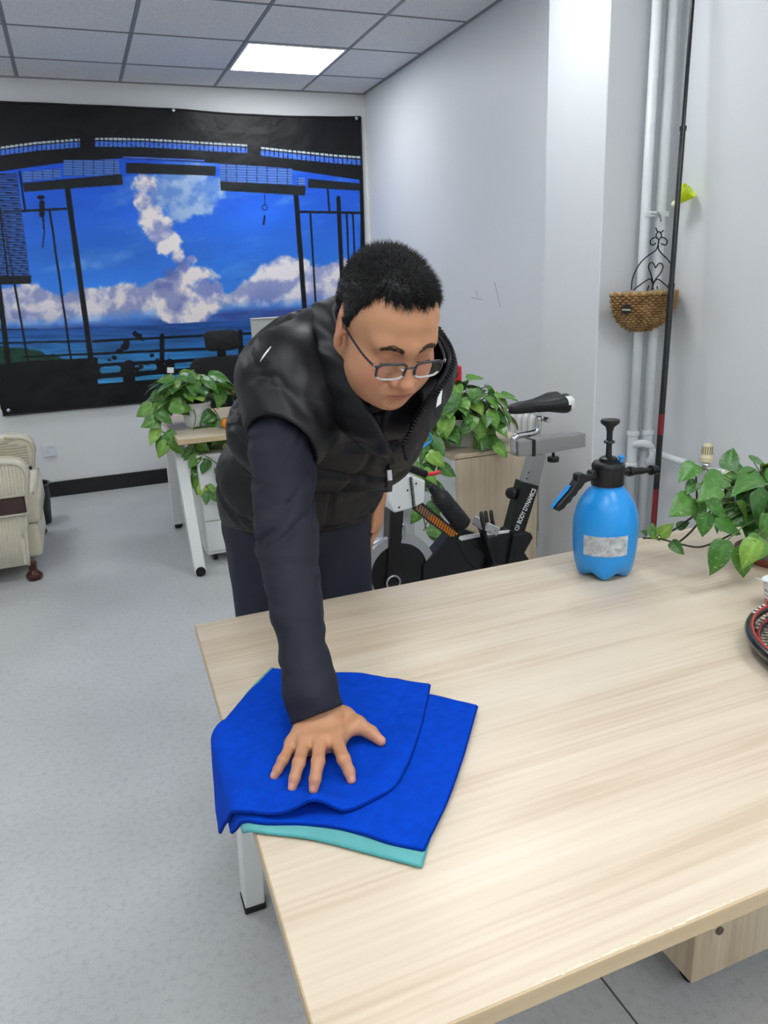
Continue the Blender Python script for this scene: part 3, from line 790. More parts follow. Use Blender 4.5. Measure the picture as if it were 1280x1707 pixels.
# ---- ribbed cream armchair at the left edge
def armchair():
    t = thing('armchair', (-0.85, 4.7, 0), 'cream ribbed corduroy armchair with brown arm bands at the left edge', 'armchair')
    cord = mat('cream_corduroy', rgb(214, 206, 186), 0.9, vary=0.04, vscale=12, bump=0.3, bscale=300, sheen=0.3)
    pip = mat('cream_piping', rgb(200, 194, 176), 0.85)
    brown = mat('brown_lacquer', rgb(52, 22, 18), 0.22, coat=0.4)
    foot_m = mat('brown_foot', rgb(66, 30, 24), 0.35)
    RB = 0.0125
    # armrests: ends face the room (+x); near arm's outer face is ribbed vertically
    for (ya, yb_, near) in ((4.245, 4.42, True), (5.02, 5.19, False)):
        ym = (ya + yb_) / 2; r = (yb_ - ya) / 2
        prof = [(-0.42, 0.09), (-0.40, 0.30), (-0.365, 0.50), (-0.352, 0.56), (-0.362, 0.615), (-0.40, 0.648), (-0.50, 0.665), (-1.25, 0.67), (-1.25, 0.09)]
        prof = [(p[0] + 0.0, p[2]) for p in smoothpath([(a, 0, b) for a, b in prof[:7]], 6)] + prof[7:]
        MB().xz(prof, ya + 0.012, yb_ - 0.012).build('armrest', cord, t, bevel=0.012)
        # corduroy wales on the visible outer side
        nr = 62
        def zt(x): return np.interp(-x, [0.352, 0.40, 0.5, 1.3], [0.56, 0.640, 0.660, 0.665])
        def zb(x): return np.interp(-x, [0.352, 0.40, 0.42], [0.55, 0.30, 0.10])
        wl = MB()
        for side, yy in (((-1, ya + 0.012), (1, yb_ - 0.012)) if near else ((1, yb_ - 0.012),)):
            for k in range(nr):
                x = -0.372 - k * 0.0165
                if x < -1.22: break
                lo, hi = max(0.10, zb(x)), zt(x)
                if hi - lo < 0.03: continue
                sl = 0.065 * 0.5
                pts = [(x - (hi - z_) * 0.05, yy, z_) for z_ in np.linspace(hi, lo, 5)]
                wl.tube(pts, 0.0064, 6)
        w_ = wl.build('corduroy_wales', cord, t, True); w_['kind'] = 'stuff'
        edge = [(p[0], ya + 0.012, p[1]) for p in prof[:-2]]
        MB().tube(edge, 0.008, 8).build('piping', pip, t, True)
        MB().tube([(p[0], yb_ - 0.012, p[1]) for p in prof[:-2]], 0.008, 8).build('piping', pip, t, True)
        # brown band wraps the arm
        bz0, bz1 = 0.385, 0.475
        MB().box((-0.81, ya + 0.004, (bz0 + bz1) / 2), (0.86, 0.02, bz1 - bz0), bev=0.006).build('arm_band', brown, t, 'auto')
        for z_ in (bz0 - 0.006, bz1 + 0.006):
            MB().tube([(-0.375, ya - 0.001, z_), (-1.24, ya - 0.001, z_)], 0.007, 8).build('piping', pip, t, True)
        # upholstered top roll with seam
        MB().tube([(-0.42, ya + 0.008, 0.652), (-0.6, ya + 0.01, 0.628), (-1.2, ya + 0.01, 0.605)], 0.004, 6).build('piping', pip, t, True)
    def pad(name, x0, x1, y0, y1, z0, z1, rib=None, m=cord):
        o = MB().box(((x0 + x1) / 2, (y0 + y1) / 2, (z0 + z1) / 2), (x1 - x0, y1 - y0, z1 - z0), bev=0.03, seg=3).build(name, m, t, True)
        return o
    pad('seat_cushion', -1.15, -0.335, 4.40, 5.04, 0.28, 0.455)
    sf = MB()
    for k in range(44): sf.tube([(-0.337, 4.42 + k * 0.0138, 0.43), (-0.335, 4.42 + k * 0.0138, 0.29)], 0.0055, 6)
    sf.build('corduroy_wales', cord, t, True)['kind'] = 'stuff'
    MB().tube([(-0.345, 4.40, 0.449), (-0.345, 5.04, 0.449)], 0.008, 8).build('piping', pip, t, True)
    pad('front_rail', -1.15, -0.355, 4.40, 5.04, 0.085, 0.275)
    pad('backrest', -1.40, -1.13, 4.26, 5.18, 0.09, 0.92)
    hb = MB()
    for k in range(11): hb.tube([(-0.385 - 0.05 * max(0, k - 8), 5.031, 0.468 + k * 0.0165), (-1.1, 5.031, 0.468 + k * 0.0165)], 0.0066, 6)
    hb.build('corduroy_wales', cord, t, True)['kind'] = 'stuff'
    for (x, y) in ((-0.405, 4.275), (-0.405, 5.14), (-1.3, 4.32), (-1.3, 5.12)):
        f = MB().lathe([(0.024, 0.10), (0.020, 0.055), (0.034, 0.04), (0.042, 0.028), (0.042, 0.012), (0.034, 0.0)], 8, (x, y, 0)).build('foot', foot_m, t, 'auto')
armchair()
# ---- black waste bin behind the armchair
def bin_():
    t = thing('waste_bin', (-0.43, 5.42, 0), 'black round waste bin half hidden behind the armchair', 'waste bin')
    m = mat('bin_black', rgb(26, 27, 30), 0.35)
    MB().lathe([(0.0, 0.004), (0.085, 0.0), (0.088, 0.01), (0.112, 0.27), (0.108, 0.27), (0.084, 0.012), (0.0, 0.012)], 36, (-0.43, 5.42, 0), caps=False).build('bucket', m, t, 'auto')
    MB().tube([(-0.43 + 0.112 * math.cos(a), 5.42 + 0.112 * math.sin(a), 0.272) for a in np.linspace(0, 2 * math.pi, 40, endpoint=False)], 0.007, 8, closed=True).build('rim', mat('bin_rim', rgb(70, 72, 76), 0.3), t, True)
bin_()
# ---- wall socket
def socket():
    p = at_y(82, 751, YB)
    t = thing('wall_socket', tuple(p), 'white wall socket under the banner beside the armchair', 'socket')
    MB().box((p[0], YB - 0.006, p[2]), (0.092, 0.012, 0.092), bev=0.003).build('plate', mat('socket_white', rgb(222, 224, 230), 0.3), t)
    sm = mat('socket_slot', rgb(40, 40, 44), 0.5)
    for dx, dz, r in ((0.008, 0.022, 0), (0.028, 0.022, 0), (-0.022, -0.012, 0.5), (-0.002, -0.012, -0.5), (-0.012, 0.004, 0)):
        MB().box((p[0] + dx, YB - 0.0122, p[2] + dz), (0.009, 0.0012, 0.003), Matrix.Rotation(r, 3, 'Y')).build('slot', sm, t)
socket()
# ---- light wood cabinet behind the exercise bike
def cabinet():
    x0, x1, y0, y1, z1 = 1.452, 1.892, 2.90, 3.34, 0.73
    t = thing('side_cabinet', ((x0 + x1) / 2, (y0 + y1) / 2, 0), 'light wood cabinet carrying a pothos beside the wall column', 'cabinet')
    wm = mat('cabinet_white', rgb(214, 216, 216), 0.5)
    MB().box((x0 + 0.008, (y0 + y1) / 2, z1 / 2 - 0.01), (0.016, y1 - y0, z1 - 0.02), bev=0.001).build('side_panel', wm, t)
    MB().box((x1 - 0.008, (y0 + y1) / 2, z1 / 2 - 0.01), (0.016, y1 - y0, z1 - 0.02), bev=0.001).build('side_panel', cab_wood, t)
    MB().box(((x0 + x1) / 2, y0 + 0.008, z1 / 2), (x1 - x0 - 0.033, 0.016, z1 - 0.045), bev=0.001).build('back_panel', cab_wood, t)
    MB().box(((x0 + x1) / 2, y1 - 0.008, z1 / 2), (x1 - x0 - 0.033, 0.016, z1 - 0.045)).build('door', cab_wood, t)
    MB().box(((x0 + x1) / 2 + 0.02, (y0 + y1) / 2, z1 - 0.009), (x1 - x0 + 0.05, y1 - y0 + 0.01, 0.018), bev=0.001).build('top_panel', cab_wood, t)
    MB().box(((x0 + x1) / 2, (y0 + y1) / 2, 0.02), (x1 - x0 - 0.04, y1 - y0 - 0.04, 0.04)).build('plinth', wm, t)
cabinet()
# ---- column radiators
rad_m = mat('radiator_enamel', rgb(226, 225, 220), 0.35)
cream_m = mat('valve_cream', rgb(226, 216, 178), 0.45)
def radiator(x, y0, y1, z0, z1, label, valve_y, valve_z):
    t = thing('radiator', (x, (y0 + y1) / 2, 0), label, 'radiator')
    n = max(3, int((y1 - y0) / 0.058))
    for k in range(n):
        y = y0 + (y1 - y0) * (k + 0.5) / n
        c = MB()
        for dx in (-0.036, 0.036):
            c.tube(smoothpath([(x + dx * 0.6, y, z0 + 0.012), (x + dx, y, z0 + 0.06), (x + dx, y, z1 - 0.06), (x + dx * 0.6, y, z1 - 0.012)], 4), 0.021, 10)
        c.tube([(x - 0.03, y, z1 - 0.022), (x + 0.03, y, z1 - 0.022)], 0.024, 10); c.tube([(x - 0.03, y, z0 + 0.022), (x + 0.03, y, z0 + 0.022)], 0.024, 10)
        c.build('column', rad_m, t, True)
    for zz in (z0 + 0.022, z1 - 0.022):
        MB().tube([(x, y0 + 0.01, zz), (x, y1 + 0.045, zz)], 0.019, 12).build('header_pipe', rad_m, t, True)
    for y in (y0 + 0.1, y1 - 0.1):
        MB().box((x, y, z0 / 2), (0.03, 0.03, z0)).build('foot', rad_m, t)
    v = MB().tube([(x, valve_y, z1 - 0.022), (x, valve_y, z1 + 0.012)], 0.017, 12).build('valve_body', chrome, t, True)
    zz = valve_z
    MB().lathe([(0.021, 0), (0.026, 0.004), (0.0265, 0.022), (0.023, 0.026), (0.021, 0.04), (0.0195, 0.068), (0.015, 0.078), (0.0, 0.081)], 28, (x, valve_y, zz), caps=True).build('valve_head', cream_m, v, 'auto')
    sl = MB()
    for k in range(14):
        a = 2 * math.pi * k / 14; sl.bar((x + 0.0212 * math.cos(a), valve_y + 0.0212 * math.sin(a), zz + 0.035), (x + 0.0195 * math.cos(a), valve_y + 0.0195 * math.sin(a), zz + 0.068), 0.0032, 0.002)
    sl.build('valve_slots', mat('valve_slot', rgb(120, 108, 80), 0.7), v)
    return t
radiator(2.335, 1.15, 2.27, 0.12, 0.695, 'white radiator in the recess behind the desk plant', 2.33, 0.705)
radiator(2.26, 3.32, 4.3, 0.12, 0.74, 'white column radiator on the far wall behind the cabinet', 3.95, 0.752)
# ---- heating pipes in the recess corner
def pipes():
    pm = mat('pipe_enamel', rgb(222, 225, 228), 0.35, vary=0.02, vscale=30)
    t = thing('heating_pipes', (2.36, 2.7, 0), 'white vertical heating pipes with fittings in the wall recess', 'pipe')
    for (x, y, r) in ((2.300, 2.745, 0.0205), (2.368, 2.735, 0.0235)):
        MB().tube([(x, y, 0.0), (x, y, ZC)], r, 18).build('riser', pm, t, True)
    zj = 0.69
    for (x, y, r) in ((2.300, 2.745, 0.0205), (2.368, 2.735, 0.0235)):
        j = MB().lathe([(r, -0.09), (r + 0.008, -0.088), (r + 0.008, -0.07), (r + 0.003, -0.066), (r + 0.003, 0.06), (r + 0.008, 0.064), (r + 0.008, 0.08), (r, 0.082)], 18, (x, y, zj)).build('tee_fitting', pm, t, 'auto')
    MB().tube(smoothpath([(2.300, 2.735, zj + 0.02), (2.315, 2.70, zj + 0.03), (2.345, 2.69, zj + 0.02), (2.368, 2.70, zj)], 5), 0.018, 12).build('bridge_pipe', pm, t, True)
    MB().tube(smoothpath([(2.368, 2.72, zj - 0.07), (2.35, 2.67, zj - 0.05), (2.35, 2.65, zj - 0.005)], 5), 0.022, 12).build('elbow', pm, t, True)
    MB().tube([(2.35, 2.69, zj - 0.006), (2.335, 2.353, 0.672)], 0.0165, 14).build('branch_pipe', pm, t, True)
    # plastic clips holding the risers
    zc = at_y(1100, 357, 2.72)[2]
    MB().box((2.334, 2.713, zc), (0.125, 0.006, 0.022), bev=0.002).build('pipe_clip', mat('clip_white', rgb(236, 238, 240), 0.4), t)
    MB().tube([(2.30, 2.708, zc + 0.003), (2.34, 2.705, zc - 0.004), (2.35, 2.704, zc - 0.03)], 0.003, 6).build('zip_tie', mat('tie_grey', rgb(160, 165, 170), 0.5), t, True)
    MB().tube([(2.33, 2.707, zc + 0.01), (2.345, 2.705, zc - 0.008)], 0.003, 6).build('zip_tie', MATS['tie_grey'], t, True)
pipes()
# ================================================================== POTHOS PLANTS
def leaf_mat():
    m = bpy.data.materials.new('pothos_leaf'); m.use_nodes = True; N = NT(m)
    a = N.new('ShaderNodeVertexColor', layer_name='paint'); oi = N.new('ShaderNodeObjectInfo')
    r = N.new('ShaderNodeValToRGB'); e = r.color_ramp.elements
    e[0].position = 0.0; e[0].color = rgb(50, 98, 40); e[1].position = 1.0; e[1].color = rgb(142, 178, 76)
    q = e.new(0.55); q.color = rgb(72, 124, 50); q = e.new(0.85); q.color = rgb(102, 150, 60)
    N.link(oi.outputs['Random'], r.inputs[0])
    n = N.new('ShaderNodeTexNoise'); n.inputs['Scale'].default_value = 5.0; n.inputs['Detail'].default_value = 5
    tc = N.new('ShaderNodeTexCoord'); mp = N.new('ShaderNodeMapping'); mp.inputs['Scale'].default_value = (1.0, 3.2, 1); mp.inputs['Rotation'].default_value = (0, 0, 0.6)
    N.link(tc.outputs['Object'], mp.inputs[0]); N.link(mp.outputs[0], n.inputs['Vector'])
    r2 = N.new('ShaderNodeValToRGB'); r2.color_ramp.elements[0].position = 0.58; r2.color_ramp.elements[1].position = 0.70
    N.link(n.outputs[0], r2.inputs[0])
    vs = N.new('ShaderNodeMath', operation='MULTIPLY'); vs.inputs[1].default_value = 0.4; N.link(r2.outputs[0], vs.inputs[0])
    mx = N.new('ShaderNodeMix', data_type='RGBA'); N.link(vs.outputs[0], mx.inputs[0]); N.link(r.outputs[0], mx.inputs[6]); mx.inputs[7].default_value = rgb(196, 206, 140)
    ml = N.new('ShaderNodeMix', data_type='RGBA', blend_type='MULTIPLY'); ml.inputs[0].default_value = 1.0
    N.link(mx.outputs[2], ml.inputs[6]); N.link(a.outputs[0], ml.inputs[7]); N.link(ml.outputs[2], N.b.inputs['Base Color'])
    N.b.inputs['Roughness'].default_value = 0.3
    N.b.inputs['Subsurface Weight'].default_value = 0.0
    bp = N.new('ShaderNodeBump'); bp.inputs['Strength'].default_value = 0.15; bp.inputs['Distance'].default_value = 0.01; N.link(n.outputs[0], bp.inputs['Height']); N.link(bp.outputs[0], N.b.inputs['Normal'])
    return m
leaf_m = leaf_mat()
stem_m = mat('pothos_stem', rgb(92, 118, 58), 0.5, col2=rgb(70, 78, 44), vscale=30)
vine_m = mat('pothos_vine', rgb(58, 62, 40), 0.6, col2=rgb(40, 34, 26), vscale=20)
soil_m = mat('potting_soil', rgb(44, 34, 26), 0.95, bump=0.8, bscale=120)
def leaf_mesh(wmax, fold, droop, curl, k):
    S = np.array([0, 0.05, 0.13, 0.24, 0.38, 0.52, 0.66, 0.79, 0.90, 1.0])
    Wd = np.array([0.0, 0.50, 0.80, 0.97, 1.0, 0.90, 0.70, 0.44, 0.20, 0.0]) * wmax
    T = np.array([-1, -0.66, -0.33, 0, 0.33, 0.66, 1.0]); V = []; Cc = []
    for s, w_ in zip(S, Wd):
        for t in T:
            x = t * w_; y = s - 0.42 * abs(t) ** 1.6 * w_ * (1 - s) ** 1.4 - 0.10 * abs(t) * (1 - s) ** 6
            z = fold * abs(x) - droop * max(s, 0) ** 2 - curl * (t * t) * w_ + 0.02 * math.sin(7 * s + 3 * t + k)
            V.append((x, y, z)); c = 1.28 if t == 0 else (0.94 + 0.10 * math.sin(34 * (s - 0.28 * abs(t))))
            Cc.append((c, c, c * 0.95))
    n = len(T); Q = []
    for i in range(len(S) - 1):
        for j in range(n - 1): Q.append((i * n + j, i * n + j + 1, (i + 1) * n + j + 1, (i + 1) * n + j))
    me = bpy.data.meshes.new('leaf'); me.from_pydata(V, [], Q); me.update()
    ca = me.color_attributes.new('paint', 'FLOAT_COLOR', 'POINT')
    ca.data.foreach_set('color', np.array([c + (1,) for c in Cc], np.float32).ravel())
    me.polygons.foreach_set('use_smooth', [True] * len(Q)); me.materials.append(leaf_m)
    return me
LEAVES = [leaf_mesh(0.40, 0.30, 0.22, 0.10, 0), leaf_mesh(0.44, 0.22, 0.35, 0.2, 2), leaf_mesh(0.36, 0.45, 0.12, 0.0, 4), leaf_mesh(0.42, 0.16, 0.5, 0.25, 5)]
def put_leaf(parent, pos, tip, normal, size, k=None, rnd=random):
    y = Vector(tip).normalized(); z = Vector(normal); z = (z - y * z.dot(y))
    if z.length < 1e-3: z = Vector((0.1, 0.2, 1)); z = z - y * z.dot(y)
    z.normalize(); x = y.cross(z)
    o = bpy.data.objects.new('leaf', LEAVES[rnd.randrange(4) if k is None else k]); COL.objects.link(o)
    o.parent = parent
    M = Matrix(((x[0] * size, y[0] * size, z[0] * size, pos[0]), (x[1] * size, y[1] * size, z[1] * size, pos[1]), (x[2] * size, y[2] * size, z[2] * size, pos[2]), (0, 0, 0, 1)))
    o.matrix_local = parent_matrix(parent).inverted() @ M
    return o
def petiole(mb, a, b, r=0.0016, sag=0.3):
    a = np.array(a, float); b = np.array(b, float); m = (a + b) / 2; m[2] += np.linalg.norm(b - a) * sag
    mb.tube(smoothpath([a, m, b], 3), [r * 1.3] * 4 + [r] * 3, 5)
def plant(name, c, label, pot_fn, dome, n, lsize, vines, explicit, seed, group='potted pothos plants', lowest=-0.25):
    """dome = (rx, ry, rz, z0) of the foliage above the pot centre c"""
    rnd = random.Random(seed)
    t = thing(name, c, label, 'potted plant', group)
    pot_fn(t)
    pet = MB(); rx, ry, rz, z0 = dome; C = Vector(c)
    for k in range(n):
        th = rnd.uniform(0, 2 * math.pi); ph = math.asin(rnd.uniform(lowest, 1.0)); rr = rnd.uniform(0.62, 1.0)
        d = Vector((math.cos(th) * math.cos(ph), math.sin(th) * math.cos(ph), math.sin(ph)))
        p = C + Vector((d.x * rx * rr, d.y * ry * rr, z0 + d.z * rz * rr))
        h = Vector((d.x, d.y, 0)); h = h.normalized() if h.length > 0.01 else Vector((1, 0, 0))
        tip = h * rnd.uniform(0.5, 1.0) + Vector((rnd.uniform(-0.6, 0.6), rnd.uniform(-0.6, 0.6), rnd.uniform(-0.75, 0.15) - 0.3 * (ph < 0)))
        nrm = Vector((0, 0, 1)) * rnd.uniform(0.5, 1.1) + h * rnd.uniform(0.1, 0.9) + Vector((rnd.uniform(-0.3, 0.3), rnd.uniform(-0.3, 0.3), 0))
        s_ = lsize * rnd.uniform(0.7, 1.15)
        put_leaf(t, p, tip, nrm, s_, None, rnd)
        petiole(pet, C + Vector((d.x * 0.03, d.y * 0.03, z0 * 0.7)), p, 0.0014)
    for (pts, sizes) in vines:
        P = smoothpath(pts, 6); MB().tube(P, 0.0026, 6).build('vine', vine_m if name == 'pothos_plant' and seed == 1 else stem_m, t, True)
        for (f, s_, tip, nrm) in sizes:
            i = min(len(P) - 1, int(f * (len(P) - 1))); b = Vector(P[i]); pos = b + Vector(tip).normalized() * s_ * 0.25 + Vector((0, -0.004, 0.004))
            petiole(pet, b, pos, 0.0013, 0.15); put_leaf(t, pos, tip, nrm, s_, None, rnd)
    for (pos, tip, nrm, s_, k) in explicit:
        put_leaf(t, pos, tip, nrm, s_, k, rnd); petiole(pet, C + Vector((0, 0, z0 * 0.6)), pos, 0.0015, 0.12)
    pet.build('petioles', stem_m, t, True)['kind'] = 'stuff'
    return t
def img_dir(a, depth=0.0):
    return (math.cos(math.radians(a)), depth, math.sin(math.radians(a)))
# ---- plant on the big desk
PC = (1.60, 1.335, DZ)
def pot_desk(t):
    MB().lathe([(0.0, 0.002), (0.078, 0.0), (0.098, 0.022), (0.102, 0.026), (0.098, 0.027), (0.078, 0.006), (0.0, 0.006)], 40, PC, caps=False).build('saucer', mat('saucer_brown', rgb(120, 62, 40), 0.4), t, 'auto')
    pm = mat('pot_grey_clear', rgb(196, 196, 188), 0.25, spec=0.5)
    MB().lathe([(0.0, 0.008), (0.062, 0.008), (0.066, 0.012), (0.086, 0.112), (0.092, 0.113), (0.092, 0.122), (0.083, 0.122), (0.081, 0.10), (0.0, 0.10)], 40, PC, caps=False).build('pot', pm, t, 'auto')
    MB().lathe([(0.0, 0.108), (0.05, 0.110), (0.0815, 0.104)], 30, PC, caps=False, mod=lambda r, z, a: (r, z + 0.004 * math.sin(5 * a) * (r > 0.01))).build('soil', soil_m, t, True)
ex = []
for (px, py, y, s_, ang, dep, nrm, k) in (
    (1158, 776, 1.40, 0.062, 205, -0.2, (0.1, -0.5, 0.9), 0), (1160, 806, 1.39, 0.05, 200, -0.3, (-0.2, -0.5, 0.8), 2), (1152, 832, 1.37, 0.072, 195, -0.3, (-0.1, -0.8, 0.6), 1),
    (1165, 836, 1.36, 0.06, 265, -0.2, (-0.8, -0.4, 0.3), 2), (1206, 798, 1.37, 0.078, 172, -0.2, (0.1, -0.6, 0.8), 0), (1196, 812, 1.34, 0.066, 190, -0.3, (0, -0.7, 0.7), 1),
    (1180, 842, 1.31, 0.062, 330, -0.2, (0.1, -0.9, 0.5), 2), (1178, 858, 1.30, 0.055, 255, -0.1, (-0.7, -0.6, 0.3), 2), (1195, 866, 1.29, 0.082, 342, -0.3, (0.1, -0.6, 0.8), 1),
    (1207, 905, 1.22, 0.075, 245, -0.35, (0.0, -0.8, 0.6), 3), (1212, 780, 1.42, 0.06, 60, 0.2, (-0.2, -0.5, 0.9), 0), (1265, 792, 1.36, 0.085, 175, -0.2, (0, -0.5, 0.9), 0),
    (1265, 818, 1.33, 0.085, 190, -0.3, (0, -0.6, 0.8), 1), (1262, 822, 1.28, 0.085, 285, -0.3, (0.1, -0.8, 0.5), 1), (1255, 768, 1.45, 0.06, 350, 0, (0, -0.4, 0.9), 0),
    (1268, 900, 1.22, 0.07, 215, -0.3, (0.2, -0.7, 0.7), 1), (1258, 902, 1.20, 0.065, 240, -0.3, (-0.2, -0.8, 0.5), 3), (1240, 915, 1.24, 0.07, 262, -0.2, (-0.8, -0.5, 0.2), 2),
    (1230, 842, 1.30, 0.06, 300, -0.2, (0.3, -0.7, 0.6), 2), (1218, 806, 1.40, 0.07, 20, 0.1, (0, -0.5, 0.8), 0), (1240, 790, 1.44, 0.065, 130, 0.2, (0, -0.5, 0.9), 1), (1275, 860, 1.25, 0.07, 260, -0.3, (0.2, -0.8, 0.4), 0)):
    ex.append((tuple(at_y(px, py, y)), img_dir(ang, dep), nrm, s_, k))
v1 = [tuple(at_y(1232, 884, 1.30)), tuple(at_y(1200, 900, 1.34)), tuple(at_y(1165, 912, 1.37)), tuple(at_y(1130, 906, 1.40)), tuple(at_y(1098, 898, 1.44)), tuple(at_y(1072, 897, 1.50))]
v2 = [tuple(at_y(1130, 905, 1.40)), tuple(at_y(1148, 890, 1.39)), tuple(at_y(1168, 868, 1.37)), tuple(at_y(1186, 850, 1.36))]
v3 = [tuple(at_y(1100, 899, 1.44)), tuple(at_y(1120, 885, 1.42)), tuple(at_y(1140, 872, 1.40)), tuple(at_y(1160, 850, 1.39)), tuple(at_y(1160, 790, 1.40))]
vines = [(v1, [(0.97, 0.035, (-0.6, -0.3, 0.5), (0, -0.7, 0.6)), (0.86, 0.045, (0.2, -0.4, 0.5), (-0.3, -0.7, 0.5)), (0.84, 0.04, (-0.6, -0.4, 0.3), (0.2, -0.6, 0.7)), (0.72, 0.042, (0.1, -0.5, -0.3), (-0.6, -0.6, 0.3)), (0.93, 0.035, (0.3, 0.2, 0.5), (0, -0.7, 0.6))]),
         (v2, []), (v3, [(0.3, 0.03, (0.4, -0.3, 0.3), (0, -0.7, 0.6))])]
plant('pothos_plant', PC, 'potted pothos with brown saucer at the right end of the big desk', pot_desk, (0.15, 0.14, 0.12, 0.14), 44, 0.078, vines, ex, 1)
# ---- plant on the far desk
FC = (0.56, 4.30, DZ)
def pot_far(t):
    MB().lathe([(0.0, 0.0), (0.062, 0.0), (0.068, 0.006), (0.085, 0.135), (0.079, 0.135), (0.075, 0.12), (0.0, 0.12)], 36, FC, caps=False).build('pot', mat('pot_white', rgb(232, 234, 234), 0.35), t, 'auto')
    MB().lathe([(0.0, 0.124), (0.076, 0.120)], 24, FC, caps=False).build('soil', soil_m, t, True)
    MB().box((0.45, 4.34, 1.055), (0.035, 0.002, 0.03), Matrix.Rotation(0.1, 3, 'Y')).bar((0.45, 4.34, 1.04), (0.50, 4.32, 0.86), 0.006, 0.002).build('plant_tag', mat('tag_white', rgb(235, 238, 240), 0.4), t)
def trail(pxs, y0, y1): return [tuple(at_y(px, py, y0 + (y1 - y0) * i / (len(pxs) - 1))) for i, (px, py) in enumerate(pxs)]
def dn(rnd, n, s0, s1, lo=0.15):
    out = []
    for k in range(n):
        f = lo + (1 - lo) * (k + 0.7) / n
        out.append((min(f, 1.0), s0 + (s1 - s0) * k / max(n - 1, 1), (rnd.uniform(-0.9, 0.9), rnd.uniform(-0.6, 0.0), rnd.uniform(-0.9, -0.1)), (rnd.uniform(-0.5, 0.5), -0.8, 0.5)))
    return out
rr_ = random.Random(11)
fv = [(trail([(322, 668), (330, 700), (345, 728), (343, 752), (335, 775), (332, 800), (345, 812), (352, 826)], 4.28, 4.00), dn(rr_, 12, 0.10, 0.07)),
      (trail([(310, 670), (285, 665), (272, 690), (268, 715), (280, 728), (278, 742)], 4.25, 4.05), dn(rr_, 9, 0.11, 0.085)),
      (trail([(345, 668), (362, 690), (372, 712), (378, 735), (384, 765)], 4.28, 4.02), dn(rr_, 8, 0.10, 0.08)),
      (trail([(318, 672), (326, 696), (320, 730), (330, 752), (358, 770), (376, 800), (372, 840)], 4.25, 3.92), dn(rr_, 8, 0.09, 0.07, 0.3)),
      (trail([(300, 665), (275, 650), (262, 668), (256, 690)], 4.3, 4.15), dn(rr_, 6, 0.11, 0.09))]
plant('pothos_plant', FC, 'pothos in a white pot trailing over the far desk corner', pot_far, (0.22, 0.20, 0.13, 0.18), 92, 0.105, fv, [], 2, lowest=-0.45)
# ---- plant on the light wood cabinet
KC = (1.60, 3.08, 0.731)
def pot_cab(t):
    MB().lathe([(0.0, 0.0), (0.07, 0.0), (0.075, 0.006), (0.092, 0.13), (0.086, 0.13), (0.083, 0.115), (0.0, 0.115)], 36, KC, caps=False).build('pot', mat('pot_white2', rgb(222, 222, 214), 0.4), t, 'auto')
    MB().lathe([(0.0, 0.118), (0.084, 0.115)], 24, KC, caps=False).build('soil', soil_m, t, True)
kv = [(trail([(745, 745), (722, 720), (712, 745), (702, 770), (700, 790)], 2.95, 2.75), dn(rr_, 9, 0.09, 0.08)),
      (trail([(740, 745), (728, 735), (725, 770), (722, 810), (718, 850), (706, 885)], 2.93, 2.74), dn(rr_, 10, 0.085, 0.08)),
      (trail([(790, 730), (815, 725), (822, 742)], 3.0, 2.86), dn(rr_, 5, 0.08, 0.075)),
      (trail([(745, 745), (716, 740), (706, 800), (702, 840), (712, 890)], 2.9, 2.76), dn(rr_, 8, 0.085, 0.08))]
plant('pothos_plant', KC, 'bushy pothos on top of the light wood cabinet', pot_cab, (0.22, 0.20, 0.16, 0.16), 125, 0.09, kv, [], 3, lowest=-0.5)
